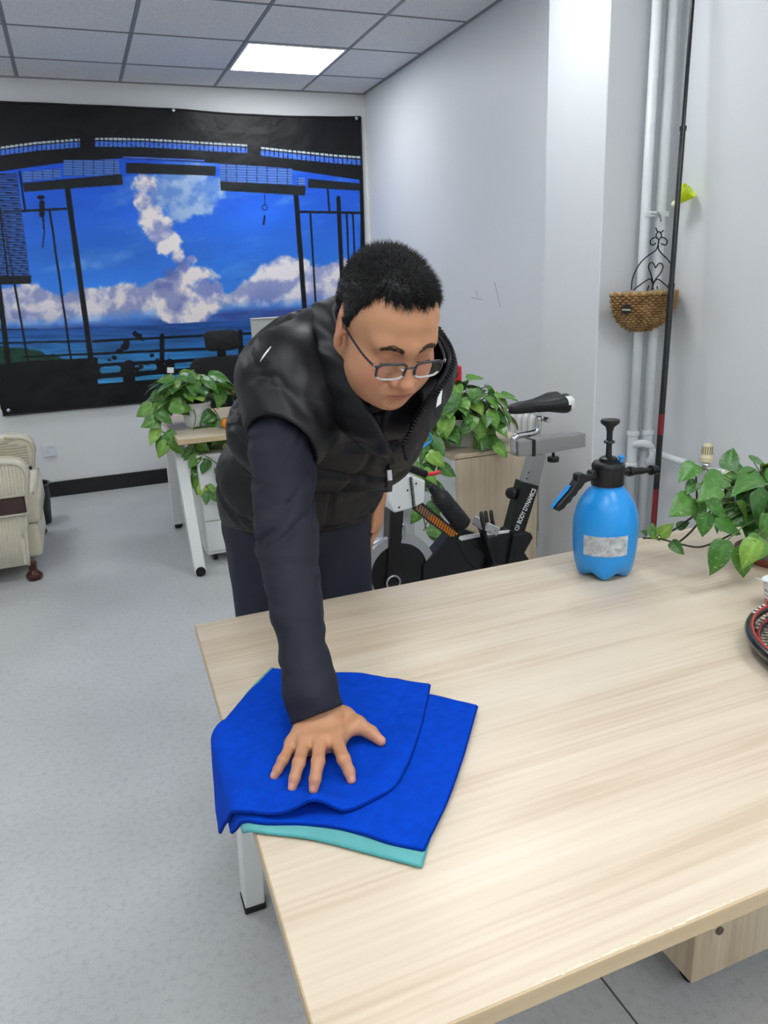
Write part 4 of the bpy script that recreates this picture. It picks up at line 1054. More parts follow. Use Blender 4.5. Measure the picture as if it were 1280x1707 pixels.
# ================================================================== THINGS ON AND AROUND THE DESK
# ---- pressure sprayer
def sprayer():
    c = Vector((1.155, 1.462, DZ))
    t = thing('pressure_sprayer', tuple(c), 'blue pressure spray bottle with black pump head on the desk', 'spray bottle')
    blue = mat('sprayer_blue', rgb(36, 148, 228), 0.3, spec=0.5, sub=0.0)
    prof = [(0.0, 0.012), (0.03, 0.012), (0.060, 0.002), (0.078, 0.012), (0.087, 0.04), (0.0932, 0.09), (0.0950, 0.14), (0.0945, 0.18), (0.0885, 0.213), (0.0775, 0.243), (0.0625, 0.266), (0.049, 0.282), (0.044, 0.286), (0.044, 0.30)]
    P = [(p[0], p[2]) for p in smoothpath([(a, 0, b) for a, b in prof], 4)]
    def petal(r, z, a):
        w_ = max(0.0, 1 - z / 0.05); g = 0.5 - 0.5 * math.cos(5 * (a + 0.3))
        return (r * (1 - 0.10 * w_ * (1 - g)), z + 0.019 * w_ * (1 - g) * (r / 0.08))
    P = [(max(r, 0.0), z) for r, z in P]
    MB().lathe(P, 80, c, caps=False, mod=petal).build('tank', blue, t, True)
    # worn paper label on the front
    lab = MB(); n = 26; a0, a1 = math.radians(-167), math.radians(-86); V = []; F = []
    rr = random.Random(5)
    for j in range(9):
        for i in range(n):
            a = a0 + (a1 - a0) * i / (n - 1); z = 0.086 + 0.064 * j / 8 + 0.004 * (i / n)
            e = (0.0012 * rr.random() if (i in (0, n - 1) or j in (0, 8)) else 0)
            r = 0.0007 + np.interp(z, [0.04, 0.09, 0.14, 0.18], [0.0893, 0.0937, 0.0952, 0.0947]); V.append((c.x + r * math.cos(a + e * 4), c.y + r * math.sin(a + e * 4), c.z + z + e))
    for j in range(8):
        for i in range(n - 1): F.append((j * n + i, j * n + i + 1, (j + 1) * n + i + 1, (j + 1) * n + i))
    lm = mat('worn_label', rgb(200, 204, 206), 0.6, col2=rgb(152, 158, 164), vscale=70, detail=6)
    obj('label', V, F, lm, t, True)
    head = MB().lathe([(0.0, 0.292), (0.047, 0.292), (0.048, 0.296), (0.0465, 0.345), (0.0475, 0.346), (0.048, 0.353), (0.043, 0.362), (0.028, 0.366), (0.0, 0.366)], 48, c, caps=False, mod=lambda r, z, a: r + (0.0006 * math.cos(24 * a) if 0.297 < z < 0.343 else 0)).build('pump_head', black_plastic, t, 'auto')
    MB().lathe([(0.026, 0.364), (0.026, 0.374), (0.02, 0.378), (0.009, 0.379), (0.008, 0.42), (0.015, 0.421), (0.0165, 0.424), (0.015, 0.427), (0.009, 0.43), (0.0085, 0.455), (0.013, 0.47), (0.026, 0.481), (0.0275, 0.486), (0.026, 0.492), (0.0, 0.494)], 36, c, caps=False).build('pump_plunger', black_plastic, t, 'auto')
    MB().lathe([(0.006, 0.36), (0.006, 0.376), (0.010, 0.378), (0.010, 0.383), (0.0, 0.384)], 20, c + Vector((0.026, -0.024, 0)), caps=False).build('relief_valve', blue, t, 'auto')
    # trigger handle to the left, nozzle to the right (both turned a little toward the room)
    U = Vector((1, 0.04, 0)).normalized() * 1.2; Wd = Vector((0.04, -1, 0)).normalized(); O = c
    hp = [(-0.040, 0.318), (-0.075, 0.312), (-0.086, 0.296), (-0.094, 0.291), (-0.101, 0.277), (-0.110, 0.273), (-0.117, 0.259), (-0.127, 0.255), (-0.134, 0.244), (-0.150, 0.236), (-0.162, 0.247), (-0.150, 0.262), (-0.118, 0.295), (-0.100, 0.322), (-0.098, 0.342), (-0.082, 0.344), (-0.074, 0.334), (-0.058, 0.333), (-0.056, 0.344), (-0.046, 0.345), (-0.040, 0.340)]
    MB().prism(hp, -0.013, 0.013, (O, U, (0, 0, 1), Wd)).build('trigger_handle', black_plastic, t, 'auto', bevel=0.004)
    bt = [(-0.164, 0.2475), (-0.152, 0.2635), (-0.120, 0.2965), (-0.112, 0.309), (-0.1155, 0.3105), (-0.123, 0.300), (-0.155, 0.267), (-0.167, 0.25)]
    MB().prism(bt, -0.006, 0.004, (O, U, (0, 0, 1), Wd)).build('handle_strip', blue, t)
    def L(u, z): return O + U * u + Vector((0, 0, z))
    MB().tube([L(0.044, 0.324), L(0.066, 0.321)], 0.012, 16).tube([L(0.064, 0.321), L(0.076, 0.319)], 0.0155, 10).tube([L(0.074, 0.319), L(0.112, 0.315)], [0.0125, 0.011], 16).tube([L(0.108, 0.315), L(0.150, 0.311)], 0.0085, 16).build('nozzle_tube', black_plastic, t, 'auto')
    MB().tube([L(0.136, 0.3125), L(0.145, 0.3115)], 0.016, 12).tube([L(0.147, 0.311), L(0.158, 0.310)], 0.0135, 14).build('nozzle_tip', black_plastic, t, 'auto')
    t.scale = (0.83, 0.83, 0.80)
sprayer()
# ---- telescopic pole leaning in the corner
def pole():
    a = Vector(at_y(1066, 1180, 2.42)); a = Vector((2.215, 2.40, 0.0))
    p_lo = Vector(at_y(1091, 850, 2.45)); p_hi = Vector(at_y(1150, 60, 2.58))
    d = (p_hi - p_lo).normalized(); base = p_lo - d * (p_lo.z / d.z); top = p_lo + d * ((ZC - 0.12 - p_lo.z) / d.z)
    t = thing('telescopic_pole', tuple(base), 'slim black telescopic pole with dark red sections leaning in the corner', 'pole')
    bk = mat('pole_black', rgb(20, 21, 24), 0.25, coat=0.3); rd = mat('pole_red', rgb(118, 28, 36), 0.3, coat=0.3)
    def z_at(py):
        # height on the pole where it crosses an image pixel row
        best = None
        for s in np.linspace(0, 3.0, 1500):
            q = base + d * s; r_ = np.array([q.x, q.y, q.z - CAM_H]) @ RC; yy = CY + FPX * r_[1] / r_[2]
            if best is None or abs(yy - py) < best[0]: best = (abs(yy - py), s)
        return best[1]
    marks = [0.0, z_at(815), z_at(725), z_at(690)]
    for (s0, s1, m, r) in ((0, marks[1], rd, 0.0125), (marks[1], marks[2], bk, 0.0125), (marks[2], marks[3], rd, 0.0128), (marks[3], z_at(478), bk, 0.0125), (z_at(478), z_at(216), bk, 0.0105), (z_at(216), (top - base).length, bk, 0.0078)):
        MB().tube([base + d * s0, base + d * s1], r, 14).build('pole_section', m, t, 'auto')
    for s_ in (z_at(478), z_at(216)):
        MB().tube([base + d * (s_ - 0.004), base + d * (s_ + 0.012)], 0.0132, 14).build('collar', bk, t, 'auto')
pole()
# ---- wicker half basket on a wire bracket
def basket():
    yb = 2.70; L = at_y(1019, 491, 2.685); Rr = at_y(1119, 489, 2.685)
    cx_ = (L[0] + Rr[0]) / 2; rx = (Rr[0] - L[0]) / 2; zt = (L[2] + Rr[2]) / 2 + 0.004
    t = thing('hanging_basket', (cx_, yb, zt - 0.16), 'half round wicker basket on a black scrolled wire bracket', 'basket')
    wk = mat('wicker', rgb(176, 140, 92), 0.7, col2=rgb(134, 98, 58), vscale=25, bump=0.3, bscale=300)
    wk2 = mat('wicker_rim', rgb(190, 158, 104), 0.75, col2=rgb(140, 106, 62), vscale=60)
    H = 0.155; rows = 15
    def rad(f): return max(0.0, 1 - f ** 2.3) ** 0.55
    wv = MB()
    for k in range(rows):
        f = k / (rows - 0.2); r = rad(f); z = zt - 0.006 - f * H; pts = []
        n = 150
        for i in range(n + 1):
            a = math.pi + math.pi * i / n; o = 0.0055 * math.sin(a * 34 + math.pi * (k % 2))
            rr2 = max(0.004, r * rx + o)
            pts.append((cx_ + rr2 * math.cos(a), yb - 0.012 + (max(0.003, r * 0.115 + o)) * math.sin(a), z + 0.0012 * math.sin(a * 13)))
        wv.tube(pts, 0.0058, 6)
    w_ = wv.build('weave', wk, t, True); w_['kind'] = 'stuff'
    for i in range(15):
        a = math.pi + math.pi * (i + 0.5) / 15
        pts = [(cx_ + (rad(f) * rx - 0.003) * math.cos(a), yb - 0.012 + (rad(f) * 0.115 - 0.003) * math.sin(a), zt - 0.006 - f * H) for f in np.linspace(0, 0.98, 10)]
        MB().tube(pts, 0.0035, 5).build('stake', wk, t, True)
    rim = [(cx_ + rx * math.cos(a), yb - 0.012 + 0.117 * math.sin(a), zt + 0.003 * math.sin(a * 40)) for a in np.linspace(math.pi, 2 * math.pi, 90)]
    MB().tube(rim, 0.0075, 8).build('rim', wk2, t, True)
    MB().xz([(cx_ + rx * rad(f) * 0.97 * sg, zt - 0.006 - f * H) for sg, fs in ((-1, np.linspace(0, 0.97, 10)), (1, np.linspace(0.97, 0, 10))) for f in fs], yb - 0.012, yb - 0.006).build('back_panel', wk, t)
    # plastic liner
    ln = []
    for k, (r, z) in enumerate(((0.93, 0.012), (0.90, -0.01), (0.75, -0.07), (0.3, -0.10))):
        ln.append([(cx_ + r * rx * math.cos(a) * (1 + 0.02 * math.sin(9 * a)), yb - 0.016 + r * 0.105 * math.sin(a), zt + z + 0.004 * math.sin(7 * a + k)) for a in np.linspace(math.pi, 2 * math.pi, 28)])
    V = [p for r in ln for p in r]; F = [(i * 28 + j, i * 28 + j + 1, (i + 1) * 28 + j + 1, (i + 1) * 28 + j) for i in range(3) for j in range(27)]
    obj('liner', V, F, mat('liner_clear', rgb(196, 190, 178), 0.4), t, True)
    a = math.pi + 0.62; f = 0.34; nv = Vector((math.cos(a) / rx, math.sin(a) / 0.115, -2.2)).normalized()
    q = Vector((cx_ + (rad(f) * rx + 0.009) * math.cos(a), yb - 0.012 + (rad(f) * 0.115 + 0.009) * math.sin(a), zt - 0.006 - f * H)) + nv * 0.004
    R3 = rot_to(nv, (0.8, -0.5, 0))
    MB().lathe([(0.0, 0.0), (0.021, 0.0), (0.021, 0.003), (0.0, 0.004)], 20, q, R3, caps=False).build('tag', mat('tag_dark', rgb(52, 48, 44), 0.5), t, 'auto')
    MB().box(q + nv * 0.0045, (0.034, 0.007, 0.0015), R3).build('tag_stripe', mat('tag_stripe_m', rgb(196, 192, 180), 0.5), t)
    wm = mat('wire_black', rgb(26, 28, 32), 0.4, metal=0.4)
    def W(pts, closed=False, r=0.0026):
        P = [tuple(at_y(px, py, yb - 0.004)) for px, py in pts]
        MB().tube(smoothpath(P, 6, closed), r, 6, closed=closed).build('wire', wm, t, True)
    W([(1052, 484), (1054, 466), (1060, 450), (1070, 435), (1082, 425), (1093, 417), (1097, 408)])
    W([(1127, 486), (1127, 466), (1122, 448), (1114, 434), (1104, 424), (1098, 416), (1097, 406)])
    W([(1097, 408), (1098, 401), (1094, 396), (1088, 397), (1084, 402), (1085, 408), (1090, 408), (1093, 405)])
    W([(1097, 408), (1098, 401), (1102, 396), (1108, 397), (1112, 402), (1110, 408), (1106, 408), (1102, 406)])
    W([(1098, 386), (1094, 390), (1094, 395), (1098, 399), (1102, 395), (1102, 390)], True)
    W([(1096, 387), (1093, 380)]); W([(1101, 388), (1106, 384)])
    W([(1089, 472), (1085, 458), (1081, 446), (1083, 439), (1088, 438), (1092, 445), (1093, 446), (1097, 440), (1102, 439), (1105, 445), (1101, 455), (1093, 465), (1088, 476), (1087, 486)])
    W([(1054, 485), (1068, 474), (1082, 465), (1086, 468), (1088, 476), (1084, 486), (1079, 484), (1082, 476)])
    W([(1120, 486), (1108, 474), (1098, 466), (1092, 468), (1088, 478), (1091, 486), (1096, 487), (1095, 477)])
basket()
# ---- yellow shuttlecock tucked behind the pipe
def shuttle():
    c = Vector(at_y(1137, 328, 2.62)); G = 1.05
    t = thing('shuttlecock', tuple(c), 'neon yellow shuttlecock tucked behind the pipes above the basket', 'shuttlecock')
    ym = mat('neon_yellow', rgb(214, 232, 20), 0.5)
    dirv = Vector((0.30, -0.70, 0.62)); R = rot_to(dirv); M = Matrix(R)
    sk = MB()
    for k in range(16):
        a = 2 * math.pi * k / 16; a2 = a + 0.24
        p = [Vector((0.011 * math.cos(a), 0.011 * math.sin(a), -0.030)), Vector((0.011 * math.cos(a2), 0.011 * math.sin(a2), -0.030)), Vector((0.036 * math.cos(a2 + 0.05), 0.036 * math.sin(a2 + 0.05), 0.034)), Vector((0.036 * math.cos(a - 0.05), 0.036 * math.sin(a - 0.05), 0.034))]
        sk.add([M @ (q * G) + c for q in p], [(0, 1, 2, 3)])
    o = sk.build('skirt', ym, t); md = o.modifiers.new('s', 'SOLIDIFY'); md.thickness = 0.0012
    MB().lathe([(0.0, -0.052), (0.009, -0.050), (0.013, -0.043), (0.013, -0.028), (0.0, -0.026)], 20, c, R, caps=False).build('cork', mat('cork_white', rgb(232, 236, 200), 0.5), t, True)
    for zz, r in ((0.0, 0.0215), (0.012, 0.0255)):
        MB().tube([M @ Vector((r * math.cos(a), r * math.sin(a), zz)) + c for a in np.linspace(0, 2 * math.pi, 24, endpoint=False)], 0.0012, 5, closed=True).build('thread_ring', ym, t, True)
shuttle()
# ---- two tennis rackets stacked at the right edge
def racket(c, z, ang, label, tilt=0.0):
    t = thing('tennis_racket', (c[0], c[1], z), label, 'racket', 'stacked rackets')
    ca, sa = math.cos(ang), math.sin(ang)
    def T(u, v, w_=0.0): return (c[0] + u * ca - v * sa, c[1] + u * sa + v * ca, z + w_ + tilt * u)
    A, B = 0.172, 0.132; bk = mat('racket_black', rgb(18, 18, 20), 0.25, coat=0.5); rd = mat('racket_red', rgb(196, 44, 36), 0.3, coat=0.4)
    el = [T(A * math.cos(a), B * math.sin(a)) for a in np.linspace(0, 2 * math.pi, 72, endpoint=False)]
    MB().tube(el, 0.0095, 10, closed=True).build('hoop', bk, t, True)
    MB().tube([T((A - 0.004) * math.cos(a), (B - 0.004) * math.sin(a), 0.0085) for a in np.linspace(0.3, 2 * math.pi - 0.3, 72)], 0.0026, 6).build('red_stripe', rd, t, True)
    wl = MB()
    for k in range(4):
        a = -2.05 - k * 0.10; wl.box(T((A) * math.cos(a), (B) * math.sin(a), 0.0098), (0.006, 0.006, 0.0016), Matrix.Rotation(ang + a, 3, 'Z'))
    wl.build('white_lettering', mat('racket_white', rgb(232, 232, 232), 0.4), t)
    st = mat('racket_string', rgb(40, 40, 38), 0.5); S = MB()
    for k in range(-9, 10):
        v = k * 0.0132; h = A * math.sqrt(max(0, 1 - (v / B) ** 2)) - 0.004
        if h > 0.02: S.tube([T(-h, v), T(h, v)], 0.0007, 4)
    for k in range(-12, 13):
        u = k * 0.0136; h = B * math.sqrt(max(0, 1 - (u / A) ** 2)) - 0.004
        if h > 0.02: S.tube([T(u, -h, 0.0008), T(u, h, 0.0008)], 0.0007, 4)
    S.build('strings', st, t)['kind'] = 'stuff'
    for s_ in (-1, 1):
        MB().tube(smoothpath([T(A * 0.86, s_ * B * 0.5), T(A * 1.25, s_ * 0.03), T(A * 1.7, s_ * 0.012), T(A * 1.95, 0)], 5), 0.009, 8).build('throat', bk, t, True)
    MB().tube([T(A * 1.9, 0, 0.003), T(A * 3.1, 0, 0.005)], [0.0125, 0.0145], 8).build('grip', mat('grip_black', rgb(26, 26, 28), 0.8, bump=0.4, bscale=90), t, True)
RC0 = (1.262, 0.962)
racket((1.264, 0.902), DZ + 0.011, 0.85 + math.pi + 0.14, 'lower black racket of the pair at the right desk edge')
racket((1.256, 0.917), DZ + 0.034, 0.85 + math.pi, 'upper red striped racket of the pair at the right desk edge')
# ---- yoghurt cup at the right edge
def cup():
    c = Vector((1.358, 1.112, DZ))
    t = thing('yoghurt_cup', tuple(c), 'white and red yoghurt cup at the right edge beside the rackets', 'cup')
    V, Q = [], []
    n, rows = 64, 40
    for j in range(rows):
        f = j / (rows - 1); r = 0.026 + 0.010 * f
        for i in range(n):
            a = 2 * math.pi * i / n; V.append((c.x + r * math.cos(a), c.y + r * math.sin(a), c.z + 0.002 + 0.062 * f))
    for j in range(rows - 1):
        for i in range(n): Q.append((j * n + i, j * n + (i + 1) % n, (j + 1) * n + (i + 1) % n, (j + 1) * n + i))
    V = np.array(V); f = (V[:, 2] - c.z) / 0.064; a = np.arctan2(V[:, 1] - c.y, V[:, 0] - c.x)
    col = np.ones((len(V), 3)) * np.array(rgb(232, 234, 236)[:3])
    col[(f < 0.42) & (vnoise(a * 6, f * 9, 1.0) > 0.35)] = rgb(196, 40, 48)[:3]
    col[(np.abs(f - 0.72) < 0.05) & (np.sin(a * 40) > -0.2)] = rgb(110, 96, 140)[:3]
    col[(np.abs(f - 0.55) < 0.025) & (np.sin(a * 60) > -0.2)] = rgb(150, 120, 140)[:3]
    fastobj('cup_wall', V, np.array(Q), mat('cup_print', (1, 1, 1, 1), 0.35, attr='paint'), t, col)
    MB().lathe([(0.0, 0.0), (0.025, 0.0), (0.026, 0.003), (0.0, 0.004)], 40, c, caps=False).build('cup_base', mat('cup_white', rgb(236, 238, 240), 0.3), t, 'auto')
    MB().lathe([(0.0, 0.0655), (0.0385, 0.064), (0.0395, 0.0652), (0.0385, 0.0665), (0.0, 0.068)], 48, c, caps=False).box(c + Vector((-0.040, 0.012, 0.071)), (0.026, 0.022, 0.0012), Matrix.Rotation(0.35, 3, 'Y')).build('foil_lid', mat('foil_lid_m', rgb(234, 238, 240), 0.3), t, 'auto')
cup()
# ---- orange and little boxes on the far desk
def orange():
    p = at_y(380, 688, 4.10); c = (p[0] - 0.012, 4.10, DZ + 0.031)
    t = thing('orange_fruit', (c[0], c[1], DZ), 'single orange on the far desk beside the trailing plant', 'fruit')
    MB().lathe([(0.001, -0.030), (0.016, -0.0265), (0.027, -0.016), (0.0315, 0), (0.027, 0.016), (0.016, 0.0255), (0.004, 0.028), (0.001, 0.0265)], 28, c).build('peel', mat('orange_peel', rgb(240, 142, 22), 0.45, bump=0.3, bscale=300), t, True)
    MB().lathe([(0.004, 0.026), (0.0035, 0.030), (0.001, 0.0305)], 8, c).build('stem_end', mat('stem_green', rgb(90, 100, 40), 0.7), t, True)
orange()
def bluebox():
    p = at_y(388, 680, 4.32)
    t = thing('storage_box', (p[0], 4.32, DZ), 'small blue grey box behind the orange on the far desk', 'box')
    x = p[0] + 0.10
    MB().box((x, 4.33, DZ + 0.045), (0.12, 0.09, 0.09), bev=0.006, seg=2).build('body', mat('box_blue', rgb(78, 98, 138), 0.4), t, 'auto')
    MB().box((x, 4.33, DZ + 0.096), (0.126, 0.096, 0.014), bev=0.004).build('lid', mat('box_lid', rgb(196, 204, 214), 0.4), t, 'auto')
bluebox()
# ---- red case behind the man's shoulder, standing on the cabinet
def redcase():
    x, y = 1.655, 3.30
    t = thing('red_case', (x, y, 0.73), 'red upright case with a black disc behind the cabinet plant', 'case')
    b = MB().box((x - 0.005, y, 0.731 + 0.17), (0.105, 0.05, 0.34), bev=0.02, seg=3).build('shell', mat('case_red', rgb(214, 36, 44), 0.35), t, 'auto')
    MB().lathe([(0.0, 0), (0.026, 0), (0.027, 0.004), (0.02, 0.007), (0.0, 0.007)], 28, (x - 0.005, y - 0.024, 1.035), rot_to((0, -1, 0)), caps=False).build('disc', mat('disc_black', rgb(30, 24, 26), 0.4), t, 'auto')
redcase()
# ---- cream paper sheets leaning on the cabinet
def sheets():
    t = thing('paper_stack', (1.83, 3.22, 0.731), 'cream folded papers leaning beside the cabinet plant', 'paper')
    m = mat('cream_paper', rgb(226, 216, 188), 0.8)
    for k, (dx, ti) in enumerate(((0.0, 0.32), (0.018, 0.40))):
        M = Matrix.Rotation(-ti, 3, 'Y') @ Matrix.Rotation(0.05, 3, 'Z')
        c = Vector((1.80 + dx, 3.20 + 0.03 * k, 0.73)) + M @ Vector((0, 0, 0.078))
        MB().box(c, (0.004, 0.12, 0.15), M, bev=0.0008).build('sheet', m, t)
sheets()
# ---- blue wire hanger hooked on the bike handlebar
def hanger():
    t = thing('blue_hanger', tuple(at_y(704, 735, 2.46)), 'blue plastic clip hanger hooked on the exercise bike handlebar', 'hanger')
    m = mat('hanger_blue', rgb(40, 140, 205), 0.35)
    def W(p, r=0.004): MB().tube(smoothpath([tuple(at_y(a, b, 2.46 + d)) for a, b, d in p], 5), r, 8).build('rod', m, t, True)
    W([(690, 752, 0), (700, 742, 0), (716, 738, 0.01), (718, 728, 0.01), (710, 720, 0), (705, 724, 0)])
    W([(688, 745, 0.02), (702, 735, 0.02), (717, 722, 0.02)]); W([(702, 735, 0.0), (697, 752, 0.0), (692, 748, 0.01)]); W([(690, 740, -0.02), (700, 748, -0.02), (718, 736, -0.01)])
hanger()
# ================================================================== EXERCISE BIKE
def bike():
    YB0 = 2.42
    t = thing('exercise_bike', (1.25, YB0, 0), 'black spinning exercise bike with chrome seat slider behind the desk', 'exercise bike')
    blk = mat('bike_black', rgb(22, 22, 24), 0.28, coat=0.3); wht = mat('bike_white', rgb(230, 232, 232), 0.3); org = mat('bike_orange', rgb(214, 128, 40), 0.5)
    alu = mat('brushed_aluminium', rgb(186, 187, 188), 0.28, metal=1.0, bump=0.1, bscale=40, bstretch=(1, 1, 30))
    def p2(px, py):
        q = at_y(px, py, YB0); return (q[0], q[2])
    def plate(name, pts, d0, d1, m, bevel=0.004, parent=t, smooth=False):
        return MB().xz([p2(*q) for q in pts], YB0 + d0, YB0 + d1).build(name, m, parent, smooth, bevel=bevel)
    def T(pts, r, name, m, n=12, parent=t, dy=0.0):
        return MB().tube(smoothpath([tuple(np.array(at_y(a, b, YB0)) + np.array([0, dy, 0])) for a, b in pts], 5), r, n).build(name, m, parent, True)
    # frame
    plate('frame_beam', [(756, 874), (806, 893), (846, 880), (872, 883), (879, 886), (882, 893), (868, 918), (880, 935), (800, 1010), (700, 1010), (700, 940)], -0.03, 0.03, blk)
    plate('rear_stay', [(846, 886), (868, 884), (860, 935), (898, 1120), (880, 1120), (832, 960)], -0.045, -0.015, blk)
    T([(730, 960), (720, 1060), (690, 1180)], 0.03, 'front_stay', blk)
    plate('fork', [(645, 848), (668, 848), (664, 905), (672, 1000), (640, 1000)], -0.03, 0.03, blk)
    plate('fairing_edge', [(752, 890), (800, 884), (842, 880), (840, 884), (800, 889), (762, 897)], -0.036, -0.028, wht, 0.001)
    fx, fz = p2(662, 951)
    # flywheel and guard
    MB().lathe([(0.0, -0.016), (0.205, -0.016), (0.21, -0.012), (0.21, 0.012), (0.205, 0.016), (0.0, 0.016)], 64, (fx - 0.02, YB0 + 0.05, fz - 0.09), rot_to((0, 1, 0)), caps=False).build('flywheel', alu, t, 'auto')
    MB().lathe([(0.0, -0.012), (0.118, -0.012), (0.118, 0.012), (0.0, 0.012)], 64, (fx, YB0 - 0.005, fz), rot_to((0, 1, 0)), caps=False).build('chain_guard', blk, t, 'auto')
    MB().lathe([(0.112, -0.014), (0.145, -0.012), (0.147, 0.0), (0.145, 0.010), (0.112, 0.010)], 64, (fx, YB0 - 0.008, fz), rot_to((0, 1, 0)), caps=False).build('guard_ring', mat('guard_silver', rgb(176, 178, 181), 0.35, metal=0.4), t, 'auto')
    kx, kz = p2(650, 966)
    MB().tube([(kx + 0.026 * math.cos(a), YB0 - 0.034, kz + 0.026 * math.sin(a)) for a in np.linspace(0, 2 * math.pi, 32, endpoint=False)], 0.0045, 8, closed=True).build('chrome_ring', chrome, t, True)
    MB().tube([(kx - 0.02, YB0 - 0.036, kz - 0.03), (kx + 0.022, YB0 - 0.036, kz - 0.016)], 0.006, 8).build('chain_link', chrome, t, True)
    for (a, b) in ((651, 938), (660, 942)):
        q = p2(a, b); MB().lathe([(0.0, 0), (0.009, 0), (0.009, 0.008), (0.0, 0.009)], 14, (q[0], YB0 - 0.017, q[1]), rot_to((0, -1, 0)), caps=False).build('bolt', alu, t, 'auto')
    T([(665, 868), (668, 882), (663, 900)], 0.004, 'brake_chain', chrome, 8, dy=-0.036)
    # white front housing, handlebar, lever
    plate('front_housing', [(664, 782), (700, 796), (699, 832), (680, 842), (648, 850), (640, 830), (645, 790)], -0.05, 0.05, wht, 0.008)
    for (a, b) in ((684, 801), (656, 840), (670, 812)):
        q = p2(a, b); MB().lathe([(0.0, 0), (0.004, 0), (0.0, 0.002)], 10, (q[0], YB0 - 0.051, q[1]), rot_to((0, -1, 0)), caps=False).build('screw', black_plastic, t)
    T([(664, 772), (684, 780), (704, 788)], 0.014, 'handlebar_grip', black_rubber, 12, dy=-0.03)
    T([(700, 788), (714, 787), (727, 784)], 0.0075, 'red_lever', mat('lever_red', rgb(216, 52, 60), 0.35), 12, dy=-0.03)
    T([(664, 772), (640, 760), (600, 770)], 0.014, 'handlebar', blk, 12)
    cp = [at_y(674 + 6 * (k / 120) , 790 + 52 * (k / 120), YB0) + np.array([0.005 * math.cos(k * 0.9), -0.058 + 0.005 * math.sin(k * 0.9), 0]) for k in range(121)]
    MB().tube([tuple(p) for p in cp], 0.0018, 5).build('coiled_cord', black_rubber, t, True)
    # orange honeycomb brace
    a = plate('brace', [(676, 841), (694, 831), (762, 886), (752, 900)], -0.036, -0.026, blk, 0.001)
    u0 = np.array(p2(680, 841)); u1 = np.array(p2(748, 893)); w0 = np.array(p2(692, 835)) - u0; hx = MB(); hs = MB()
    for i in range(17):
        for j in range(4):
            f = (i + 0.5 + 0.5 * (j % 2)) / 18; p = u0 + (u1 - u0) * f + w0 * ((j + 0.5) / 4) * 0.95
            (hx if i > 5 else hs).lathe([(0.0, 0.0), (0.0046, 0.0), (0.0042, 0.0025), (0.0, 0.0025)], 6, (p[0], YB0 - 0.036, p[1]), rot_to((0, -1, 0)), caps=False)
    hx.build('honeycomb_insert', org, a); hs.build('honeycomb_insert', mat('bike_bronze', rgb(150, 112, 80), 0.5), a)
    plate('down_tube', [(748, 885), (762, 884), (812, 930), (800, 960), (770, 930)], -0.035, 0.035, blk)
    # bottle and pedal
    A = np.array(at_y(712, 806, YB0)) + np.array([0, -0.03, 0]); B = np.array(at_y(766, 872, YB0)) + np.array([0, -0.03, 0]); d = B - A; Ln = np.linalg.norm(d)
    MB().lathe([(0.0, 0.0), (0.014, 0.002), (0.018, 0.018), (0.020, 0.024), (0.020, 0.034), (0.028, 0.05), (0.034, 0.062), (0.035, Ln * 0.5), (0.0335, Ln * 0.52), (0.035, Ln * 0.55), (0.035, Ln - 0.005), (0.03, Ln), (0.0, Ln)], 28, A, rot_to(d), caps=False).build('water_bottle', mat('bottle_black', rgb(34, 34, 37), 0.5), t, 'auto')
    pc = at_y(784, 862, YB0); pr = MB()
    pd = MB().box(tuple(pc + np.array([0, -0.12, 0])), (0.062, 0.10, 0.034), Matrix.Rotation(0.5, 3, 'Y'), bev=0.004).build('pedal', mat('pedal_silver', rgb(188, 190, 192), 0.25, metal=0.5), t, 'auto')
    for dx in (-0.028, -0.01, 0.012):
        pts = smoothpath([tuple(pc + np.array([dx, -0.165, -0.01])), tuple(pc + np.array([dx - 0.006, -0.15, 0.04])), tuple(pc + np.array([dx + 0.02, -0.10, 0.045])), tuple(pc + np.array([dx + 0.038, -0.08, -0.01])), tuple(pc + np.array([dx + 0.034, -0.08, -0.035]))], 4)
        MB().tube(pts, 0.0065, 6).build('toe_strap', black_rubber, pd, True)
    MB().bar(tuple(pc + np.array([0.0, -0.07, 0])), tuple(np.array(at_y(812, 940, YB0)) + np.array([0, -0.055, 0])), 0.03, 0.014).build('crank_arm', blk, t, bevel=0.003)
    q = at_y(812, 940, YB0); MB().lathe([(0.0, 0), (0.03, 0), (0.034, 0.008), (0.03, 0.03), (0.0, 0.032)], 24, (q[0], YB0 - 0.04, q[2]), rot_to((0, -1, 0)), caps=False).build('crank_hub', blk, t, 'auto')
    # seat post
    st = plate('seat_tube', [(865, 800), (892, 808), (868, 886), (843, 884)], -0.027, 0.027, blk, 0.003)
    plate('seat_post', [(882, 757), (906, 757), (893, 809), (869, 803)], -0.020, 0.020, alu, 0.003)
    for (a_, b_) in ((876, 786), (873, 796)):
        q = p2(a_, b_); MB().lathe([(0.0, 0), (0.0035, 0), (0.0, 0.001)], 10, (q[0], YB0 - 0.0205, q[1]), rot_to((0, -1, 0)), caps=False).build('pin_hole', black_plastic, t)
    q = at_y(853, 822, YB0); kd = np.array(at_y(865, 824, YB0)) - q
    MB().lathe([(0.008, 0.03), (0.008, 0.014), (0.021, 0.012), (0.023, 0.004), (0.022, -0.012), (0.012, -0.016), (0.0, -0.015)], 24, q, rot_to(kd / np.linalg.norm(kd) + np.array([0, 0.7, 0])), mod=lambda r, z, a: r + (0.0012 * math.cos(10 * a) if r > 0.02 else 0)).build('adjust_knob', black_plastic, t, 'auto')
    # lettering on the seat tube
    cu = bpy.data.curves.new('tmp', 'FONT'); cu.body = 'BODY DYNAMICS'; cu.size = 0.030; cu.extrude = 0.0004; cu.offset = 0.0006; cu.space_character = 0.98
